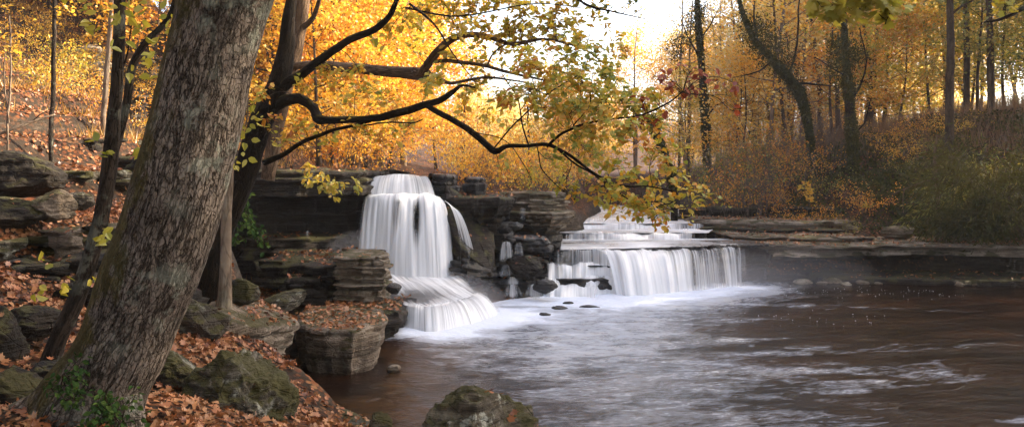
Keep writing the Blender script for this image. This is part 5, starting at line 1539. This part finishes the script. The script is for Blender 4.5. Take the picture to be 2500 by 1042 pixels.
# ---- ivy clad trees on the right bank
def ivy_tree(label, pts, seed, limbs=(), clumps=(), cover=(0, 1), crown=(), crownmat=None, dens=230, w=1.25):
    e, ps = pole('ivy_tree', label, pts, BARK_DARK, seed=seed, limbs=limbs, sides=10)
    rg = np.random.default_rng(seed)
    q, rr = limb_path(pts)
    rr = rr * .8
    C, N = [], []
    n = int(dens * len(q) * .05 / .05 * .12)
    i = rg.integers(int(len(q) * cover[0]), max(1, int(len(q) * cover[1])), n * 6)
    d = rdir(len(i), rg)
    lump = np.clip(.8 + 1.6 * fbm(q[i] * 1.4, 2, seed), 0, 2.2)
    k = rr[i] * (rg.uniform(.9, 1.15, len(i)) + lump * rg.uniform(0, .9, len(i)) * (w - .45))
    C.append(q[i] + d * k[:, None])
    N.append(d)
    for px, py, Y, rad, m_ in clumps:
        d = rdir(m_, rg)
        c = P(px, py, Y) + d * (rg.uniform(.2, 1, m_) ** .6 * rad * Y / F)[:, None] * np.array([1, .9, 1.1])
        c = c + .18 * rdir(m_, rg)
        C.append(c)
        N.append(d)
    C, N = np.concatenate(C), np.concatenate(N)
    V, Fs = leaves(C, rg.uniform(.055, .10, len(C)), rdir(len(C), rg, -.8), N + rdir(len(C), rg) * .5 + np.array([0, 0, .3]), 'diamond', rg)
    mk('ivy', V, Fs, IVY, e, False)
    if crown:
        sprays(crown, ps, e, crownmat, TWIG_GREY, (.12, .19), 9, seed + 3)
    return e


ivy_tree('leaning ivy clad trunk bending left above the right bank', [(1992, 500, 32, 17), (1982, 380, 32, 16), (1972, 300, 32, 16), (1955, 235, 32, 17), (1925, 190, 32, 17), (1885, 145, 32, 16), (1845, 100, 32, 12), (1822, 55, 32, 7), (1806, 5, 32, 4), (1800, -50, 32, 2)], 101,
         limbs=[[(1935, 205, 32, 8), (1975, 205, 32, 7), (2040, 212, 32, 3)], [(1885, 150, 32, 7), (1850, 175, 32, 5), (1790, 190, 32, 2)], [(1850, 105, 32, 8), (1840, 40, 32, 6), (1850, -40, 32, 4)], [(1925, 190, 32, 8), (1945, 110, 32, 7), (1950, 20, 32, 5), (1960, -60, 32, 3)]],
         clumps=[(1835, 75, 32, 34, 500), (1815, 40, 32, 24, 200), (1885, 125, 32, 52, 1300), (1850, 95, 32, 50, 1100), (1862, 60, 32, 30, 300), (1920, 165, 32, 38, 600), (1945, 215, 32, 26, 300)], crown=[(1860, 20, 32, 60, 7), (1950, 30, 32, 60, 7), (1900, 60, 32, 60, 5), (1820, 30, 32, 50, 5)], crownmat=GOLD)
ivy_tree('upright ivy clad trunk with a bushy ivy head on the right bank', [(2090, 500, 31, 24), (2084, 400, 31, 22), (2078, 300, 31, 23), (2072, 230, 31, 20), (2066, 160, 31, 16), (2062, 90, 31, 10), (2058, -20, 31, 7)], 105,
         limbs=[[(2075, 250, 31, 8), (2100, 210, 31, 7), (2115, 150, 31, 5), (2098, 70, 31, 4)], [(2070, 190, 31, 7), (2030, 165, 31, 5), (1990, 140, 31, 3)], [(2080, 330, 31, 6), (2110, 300, 31, 5), (2125, 240, 31, 3)]],
         clumps=[(2062, 130, 31, 45, 1100), (2045, 165, 31, 40, 700), (2090, 130, 31, 34, 500), (2075, 210, 31, 30, 500), (2040, 105, 31, 26, 300)], crown=[(2060, 30, 31, 60, 5), (2110, 60, 31, 60, 5)], crownmat=YELLOW)
ivy_tree('tall hazy tree with a feathery ivy top rising into the white sky', [(1728, 470, 38, 17), (1724, 330, 38, 16), (1718, 230, 38, 16), (1712, 150, 38, 14), (1706, 70, 38, 11), (1702, 0, 38, 7), (1700, -60, 38, 4)], 109,
         limbs=[[(1712, 150, 38, 6), (1680, 90, 38, 5), (1660, 40, 38, 2)], [(1708, 100, 38, 5), (1735, 60, 38, 4), (1755, 20, 38, 2)], [(1722, 290, 38, 7), (1750, 258, 38, 5), (1770, 250, 38, 3)]],
         clumps=[(1698, 40, 38, 30, 500), (1690, 75, 38, 34, 500), (1712, 20, 38, 24, 300), (1660, 105, 38, 36, 500), (1650, 120, 38, 30, 300), (1722, 250, 38, 18, 200)], crown=[(1740, 120, 38, 60, 4)], crownmat=GOLD)
ivy_tree('short dark ivy stump leaning beside the hanging leaf spray', [(1645, 455, 30, 17), (1630, 400, 30, 17), (1612, 350, 30, 17), (1594, 305, 30, 16), (1588, 285, 30, 12)], 113, limbs=[[(1606, 330, 30, 7), (1610, 305, 30, 6), (1612, 285, 30, 4)]], dens=120, w=1.25)
pole('woodland_tree', 'tall dark straight trunk with a bough in the upper right wood', [(2318, 330, 30, 20), (2319, 200, 30, 19), (2320, 80, 30, 17), (2318, -40, 30, 15), (2316, -200, 30, 12)], BARK_FAR, seed=121, limbs=[[(2320, 40, 30, 8), (2350, 15, 30, 7), (2420, -20, 30, 4)]], foliage=[(2290, 20, 30, 60, 6), (2350, 60, 30, 60, 6), (2380, 0, 30, 60, 6)], fm=OLIVE, lsize=(.12, .18))
pole('woodland_tree', 'second dark straight trunk right of the tall boughed trunk', [(2360, 300, 34, 15), (2360, 120, 34, 14), (2358, -60, 34, 12)], BARK_FAR, seed=124, foliage=[(2370, 40, 34, 60, 6)], fm=YELLOW, lsize=(.12, .18))
pole('woodland_tree', 'third dark straight trunk near the upper right corner', [(2420, 330, 32, 17), (2418, 150, 32, 16), (2412, -60, 32, 13)], BARK_FAR, seed=126, foliage=[(2440, 120, 32, 70, 8), (2400, 60, 32, 60, 6)], fm=OLIVE, lsize=(.12, .18))
pole('small_tree', 'thin bare tree on the ledge under the dark right bank', [(2287, 588, 25.5, 10), (2290, 500, 25.5, 9), (2286, 430, 25.5, 9), (2282, 380, 25.5, 7), (2290, 330, 25.5, 5)], BARK_LIMB, seed=128, limbs=[[(2284, 435, 25.5, 5), (2250, 445, 25.5, 5), (2210, 460, 25.5, 4), (2165, 478, 25.5, 2)], [(2208, 460, 25.5, 3), (2203, 490, 25.5, 3), (2204, 520, 25.5, 2)], [(2282, 390, 25.5, 4), (2310, 350, 25.5, 3), (2350, 320, 25.5, 2)]])

# ---- drooping bush over the right edge
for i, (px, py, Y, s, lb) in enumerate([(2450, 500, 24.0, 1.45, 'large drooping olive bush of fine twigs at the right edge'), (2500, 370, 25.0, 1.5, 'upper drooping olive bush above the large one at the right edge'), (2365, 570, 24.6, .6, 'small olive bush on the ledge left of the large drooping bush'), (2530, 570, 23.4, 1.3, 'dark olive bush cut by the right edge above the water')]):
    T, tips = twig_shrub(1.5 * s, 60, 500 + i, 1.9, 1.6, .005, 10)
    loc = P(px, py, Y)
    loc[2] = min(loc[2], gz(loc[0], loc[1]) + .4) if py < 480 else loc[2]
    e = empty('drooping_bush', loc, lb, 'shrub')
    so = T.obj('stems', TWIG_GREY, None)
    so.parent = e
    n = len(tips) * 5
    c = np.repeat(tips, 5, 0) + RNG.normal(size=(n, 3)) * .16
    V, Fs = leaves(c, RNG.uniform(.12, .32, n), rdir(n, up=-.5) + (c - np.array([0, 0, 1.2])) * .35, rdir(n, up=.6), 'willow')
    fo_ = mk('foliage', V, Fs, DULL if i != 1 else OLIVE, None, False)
    fo_.parent = e

# ---- vines and plants
def plant(name, label, cl, mat, lsize, seed, anchor, cat='plant', per=6, droop=.8, shape='ovate'):
    e = empty(name, P(*anchor), label, cat)
    sprays(cl, [P(*anchor)[None]], e, mat, TWIG, lsize, per, seed, droop=droop, shape=shape, nm=('stems', 'foliage'))


plant('hanging_vine', 'green leafy vine hanging beside the pale trunk over the cliff foot', [(595, 500, 13, 26, 5), (600, 545, 13, 34, 7), (585, 580, 13, 30, 6), (620, 570, 13, 26, 5), (630, 600, 13, 22, 3), (580, 480, 13, 18, 3)], FERN, (.06, .11), 141, (585, 470, 13.2))
plant('hanging_vine', 'pale green vine dangling from the dark ledge left of the tall waterfall', [(760, 440, 18, 24, 4), (790, 452, 18, 22, 4), (815, 468, 18, 14, 5), (870, 462, 18, 16, 2), (835, 450, 18, 18, 2), (745, 420, 18, 14, 3)], YELLOW, (.09, .15), 142, (790, 425, 18.3))
plant('fern', 'dark green fern growing at the foot of the massive trunk', [(185, 945, 4.75, 26, 6), (165, 925, 4.8, 20, 4), (200, 960, 4.75, 20, 4)], FERN, (.025, .05), 143, (185, 975, 4.85), per=9)
plant('fern', 'second green fern at the bottom edge below the massive trunk', [(265, 1010, 4.5, 24, 6), (240, 1030, 4.5, 24, 5), (290, 1025, 4.5, 18, 4)], FERN, (.025, .05), 144, (262, 1045, 4.5), per=9)
plant('sapling', 'tiny yellow leaved sapling in the ivy on the right bank', [(1965, 445, 29.5, 12, 3), (1975, 462, 29.5, 22, 5), (1968, 480, 29.5, 26, 4)], GOLD, (.10, .16), 145, (1976, 520, 29.5), droop=.1)
plant('shrub', 'small yellow green shrub on the mossy mound of the right bank', [(2120, 495, 29, 16, 5)], YELLOW, (.08, .12), 146, (2120, 520, 29))
# ------------------------------------------------------------------ litter, grass, ivy carpet
def sample_tris(V, Fs, dens, rg):
    V = np.asarray(V)
    Fs = np.asarray(Fs)
    if Fs.shape[1] == 4:
        Fs = np.concatenate([Fs[:, [0, 1, 2]], Fs[:, [0, 2, 3]]])
    a, b, c = V[Fs[:, 0]], V[Fs[:, 1]], V[Fs[:, 2]]
    nr = np.cross(b - a, c - a)
    ar = np.linalg.norm(nr, axis=1) / 2
    nr = nr / (2 * ar[:, None] + 1e-12)
    nr *= np.sign(nr[:, 2:3] + 1e-9)
    w = ar * np.clip((nr[:, 2] - .45) / .3, 0, 1)
    n = rg.poisson(w.sum() * dens)
    if n == 0 or w.sum() <= 0:
        return np.zeros((0, 3)), np.zeros((0, 3))
    i = rg.choice(len(Fs), n, p=w / w.sum())
    u, v = rg.uniform(size=(2, n))
    f = u + v > 1
    u[f], v[f] = 1 - u[f], 1 - v[f]
    return a[i] + (b - a)[i] * u[:, None] + (c - a)[i] * v[:, None], nr[i]


rg = np.random.default_rng(77)
PT, NR = [], []
for V, Fs, d in SURF:
    p, n = sample_tris(V, Fs, d, rg)
    if len(p):
        keep = fbm(p * 1.6, 3, 15) > rg.uniform(-.75, .25, len(p))
        PT.append(p[keep])
        NR.append(n[keep])


def ground_pts(n, xr, yr, rg, cond=None):
    x, y = rg.uniform(*xr, n), rg.uniform(*yr, n)
    z = ground_z(x, y)
    e = .06
    nx, ny = (ground_z(x + e, y) - z) / e, (ground_z(x, y + e) - z) / e
    nr = np.stack([-nx, -ny, np.ones(n)], 1)
    nr /= np.linalg.norm(nr, axis=1)[:, None]
    p = np.stack([x, y, z], 1)
    k = (nr[:, 2] > .5) & (z > .12)
    if cond is not None:
        k &= cond(p)
    return p[k], nr[k]


for n, xr, yr in ((15000, (-5, 0), (4.5, 9)), (13000, (-6.5, -2.5), (8, 13)), (12000, (-12, -4), (7, 20)), (13000, (-17, -6), (17, 30)), (2500, (4, 16), (23, 32)), (1500, (-8, 1), (18, 30))):
    p, q_ = ground_pts(n, xr, yr, rg, lambda p: fbm(p * .9, 3, 21) > rg.uniform(-.5, .3, len(p)))
    PT.append(p)
    NR.append(q_)
p, nr = np.concatenate(PT), np.concatenate(NR)
n = len(p)
nn = nr + rg.normal(size=(n, 3)) * .45
ax = np.cross(nn, rdir(n, rg))
size = rg.uniform(.032, .082, n) * (1 + .5 * (p[:, 1] > 14))
near = p[:, 1] < 15.5
A = Acc()
for k, sh in ((near, 'maple'), (~near, 'diamond')):
    off = p[k] + nr[k] * rg.uniform(.008, .03, (k.sum(), 1))
    V, Fs = leaves(off, size[k], ax[k], nn[k], sh, rg)
    if Fs.shape[1] == 3:
        A.add(V, Fs)
    else:
        A.add(V, Fs)
tag(A.obj('fallen_leaves', DEAD, None, False), 'orange and brown fallen leaves lying over rocks and soil', 'leaves', kind='stuff')
print('fallen leaves', n)


def blades(name, label, p, mat, hgt, wid, rg, cat, lean=.5):
    n = len(p)
    lv = np.array([[-.5, 0, 0], [.5, 0, 0], [.0, 1, .25]])
    LEAF['blade'] = (lv, np.array([[0, 1, 2]]))
    ax = rdir(n, rg) * lean + np.array([0, 0, 1.0])
    V, Fs = leaves(p, 1.0, ax, rdir(n, rg), 'blade', rg)
    V = V.reshape(n, 3, 3)
    h = rg.uniform(*hgt, n)[:, None, None]
    b = p[:, None, :]
    axn = (ax / np.linalg.norm(ax, axis=1)[:, None])[:, None, :]
    d = V - b
    along = np.sum(d * axn, -1, keepdims=True)
    V = b + axn * along * h + (d - axn * along) * np.where(along > .1, h * .8, wid)
    return tag(mk(name, V.reshape(-1, 3), Fs, mat, None, False), label, cat, kind='stuff')


p, q_ = ground_pts(15000, (-17, -6), (17, 29), rg, lambda p: fbm(p * .8, 3, 25) > rg.uniform(-.3, .5, len(p)))
blades('grass', 'tufts of dry golden grass on the sunlit left hillside', p, GRASSM, (.12, .4), .02, rg, 'grass')
p, q_ = ground_pts(30000, (7, 20), (29, 38), rg, lambda p: (fbm(p * .6, 3, 27) > rg.uniform(-.4, .4, len(p))) & (p[:, 2] > 3.6 + .5 * fbm(p * .3, 2, 51)))
blades('dry_weeds', 'brown dry weeds covering the slope of the right bank', p, DRYSEDGE, (.25, .85), .02, rg, 'weeds', .35)
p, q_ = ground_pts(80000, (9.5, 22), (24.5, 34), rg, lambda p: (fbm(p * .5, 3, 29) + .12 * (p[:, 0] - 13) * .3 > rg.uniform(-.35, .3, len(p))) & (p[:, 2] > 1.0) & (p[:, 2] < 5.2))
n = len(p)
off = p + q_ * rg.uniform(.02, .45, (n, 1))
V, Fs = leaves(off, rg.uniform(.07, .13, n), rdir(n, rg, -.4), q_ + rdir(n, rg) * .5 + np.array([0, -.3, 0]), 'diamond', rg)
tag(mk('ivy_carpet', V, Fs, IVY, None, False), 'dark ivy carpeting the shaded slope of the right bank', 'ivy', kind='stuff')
# ------------------------------------------------------------------ camera, light, air
cam = bpy.data.cameras.new('camera')
co = bpy.data.objects.new('camera', cam)
COL.objects.link(co)
co.location = (0, 0, H)
co.rotation_euler = (math.pi / 2, 0, 0)
cam.sensor_width = 36
cam.lens = 36 * F / 2500
cam.shift_y = -(521 - HY) / 2500
cam.clip_end = 2000
SC.camera = co

HAZE = .0007
SUN_AZ, SUN_EL = math.radians(72), math.radians(34)          # azimuth from +Y towards +X
w = bpy.data.worlds.new('World')
SC.world = w
w.use_nodes = True
nt = w.node_tree
bg = nt.nodes['Background']
sky = nt.nodes.new('ShaderNodeTexSky')
sky.sky_type = 'NISHITA'
sky.sun_disc = False
sky.sun_elevation = SUN_EL
sky.sun_rotation = SUN_AZ
sky.dust_density = 3.0
sky.air_density = 1.0
hs = nt.nodes.new('ShaderNodeHueSaturation')
hs.inputs['Saturation'].default_value = .7
nt.links.new(sky.outputs[0], hs.inputs['Color'])
nt.links.new(hs.outputs[0], bg.inputs[0])
bg.inputs[1].default_value = .15
sl = bpy.data.lights.new('sun', 'SUN')
sl.energy = 5
sl.angle = math.radians(.6)
sl.color = (1, .83, .60)
so = bpy.data.objects.new('sun', sl)
COL.objects.link(so)
d = Vector((math.sin(SUN_AZ) * math.cos(SUN_EL), math.cos(SUN_AZ) * math.cos(SUN_EL), math.sin(SUN_EL)))
so.rotation_euler = (-d).to_track_quat('-Z', 'Y').to_euler()
so.location = d * 60

SC.render.engine = 'CYCLES'
c = SC.cycles
c.use_denoising = True
c.denoiser = 'OPENIMAGEDENOISE'
c.max_bounces = 6
c.diffuse_bounces = 3
c.glossy_bounces = 3
c.transmission_bounces = 5
c.transparent_max_bounces = 10
c.volume_bounces = 1
c.caustics_reflective = False
c.caustics_refractive = False
c.sample_clamp_indirect = 6
vs = SC.view_settings
vs.view_transform = 'Standard'
vs.look = 'None'
vs.exposure = 2.0
vs.gamma = 1
# ------------------------------------------------------------------ haze
hv = np.array([[x_, y_, z_] for z_ in (-24, 52) for y_ in (-215, 305) for x_ in (-265, 265)], float)
hz = M('morning_haze')
vol = hz.n('VolumePrincipled', {'Color': (.93, .93, .95), 'Density': HAZE, 'Anisotropy': .45})
hz.t.links.new(vol.outputs[0], hz.out.inputs['Volume'])
hob = mk('haze', hv, np.array([[0, 2, 3, 1], [4, 5, 7, 6], [0, 1, 5, 4], [2, 6, 7, 3], [0, 4, 6, 2], [1, 3, 7, 5]]), hz.m, None, False)
for nm_, c_, r_, dn_ in (('mist', (7.2, 22.2, .5), (2.6, .9, .75), .035), ('mist', (5.2, 21.2, .25), (2.6, .8, .5), .06), ('mist', (6.4, 22.0, .35), (3.6, 1.3, .55), .03), ('mist', (-1.6, 17.3, .35), (1.5, 1.1, .65), .10), ('mist', (-1.4, 16.6, .15), (1.9, 1.0, .4), .10), ('mist', (-3.6, 19.2, 1.2), (.8, .6, .55), .12)):
    iv_, fi_ = ico(4)
    mm_ = M('falls_mist')
    vv_ = mm_.n('VolumePrincipled', {'Color': (.93, .92, .96), 'Density': dn_, 'Anisotropy': .2})
    mm_.t.links.new(vv_.outputs[0], mm_.out.inputs['Volume'])
    tag(mk(nm_, iv_ * np.array(r_) + np.array(c_), fi_, mm_.m), 'soft spray mist drifting at the foot of a waterfall', 'mist', kind='stuff')
tag(hob, 'thin pale autumn haze hanging between the trees', 'haze', kind='stuff')
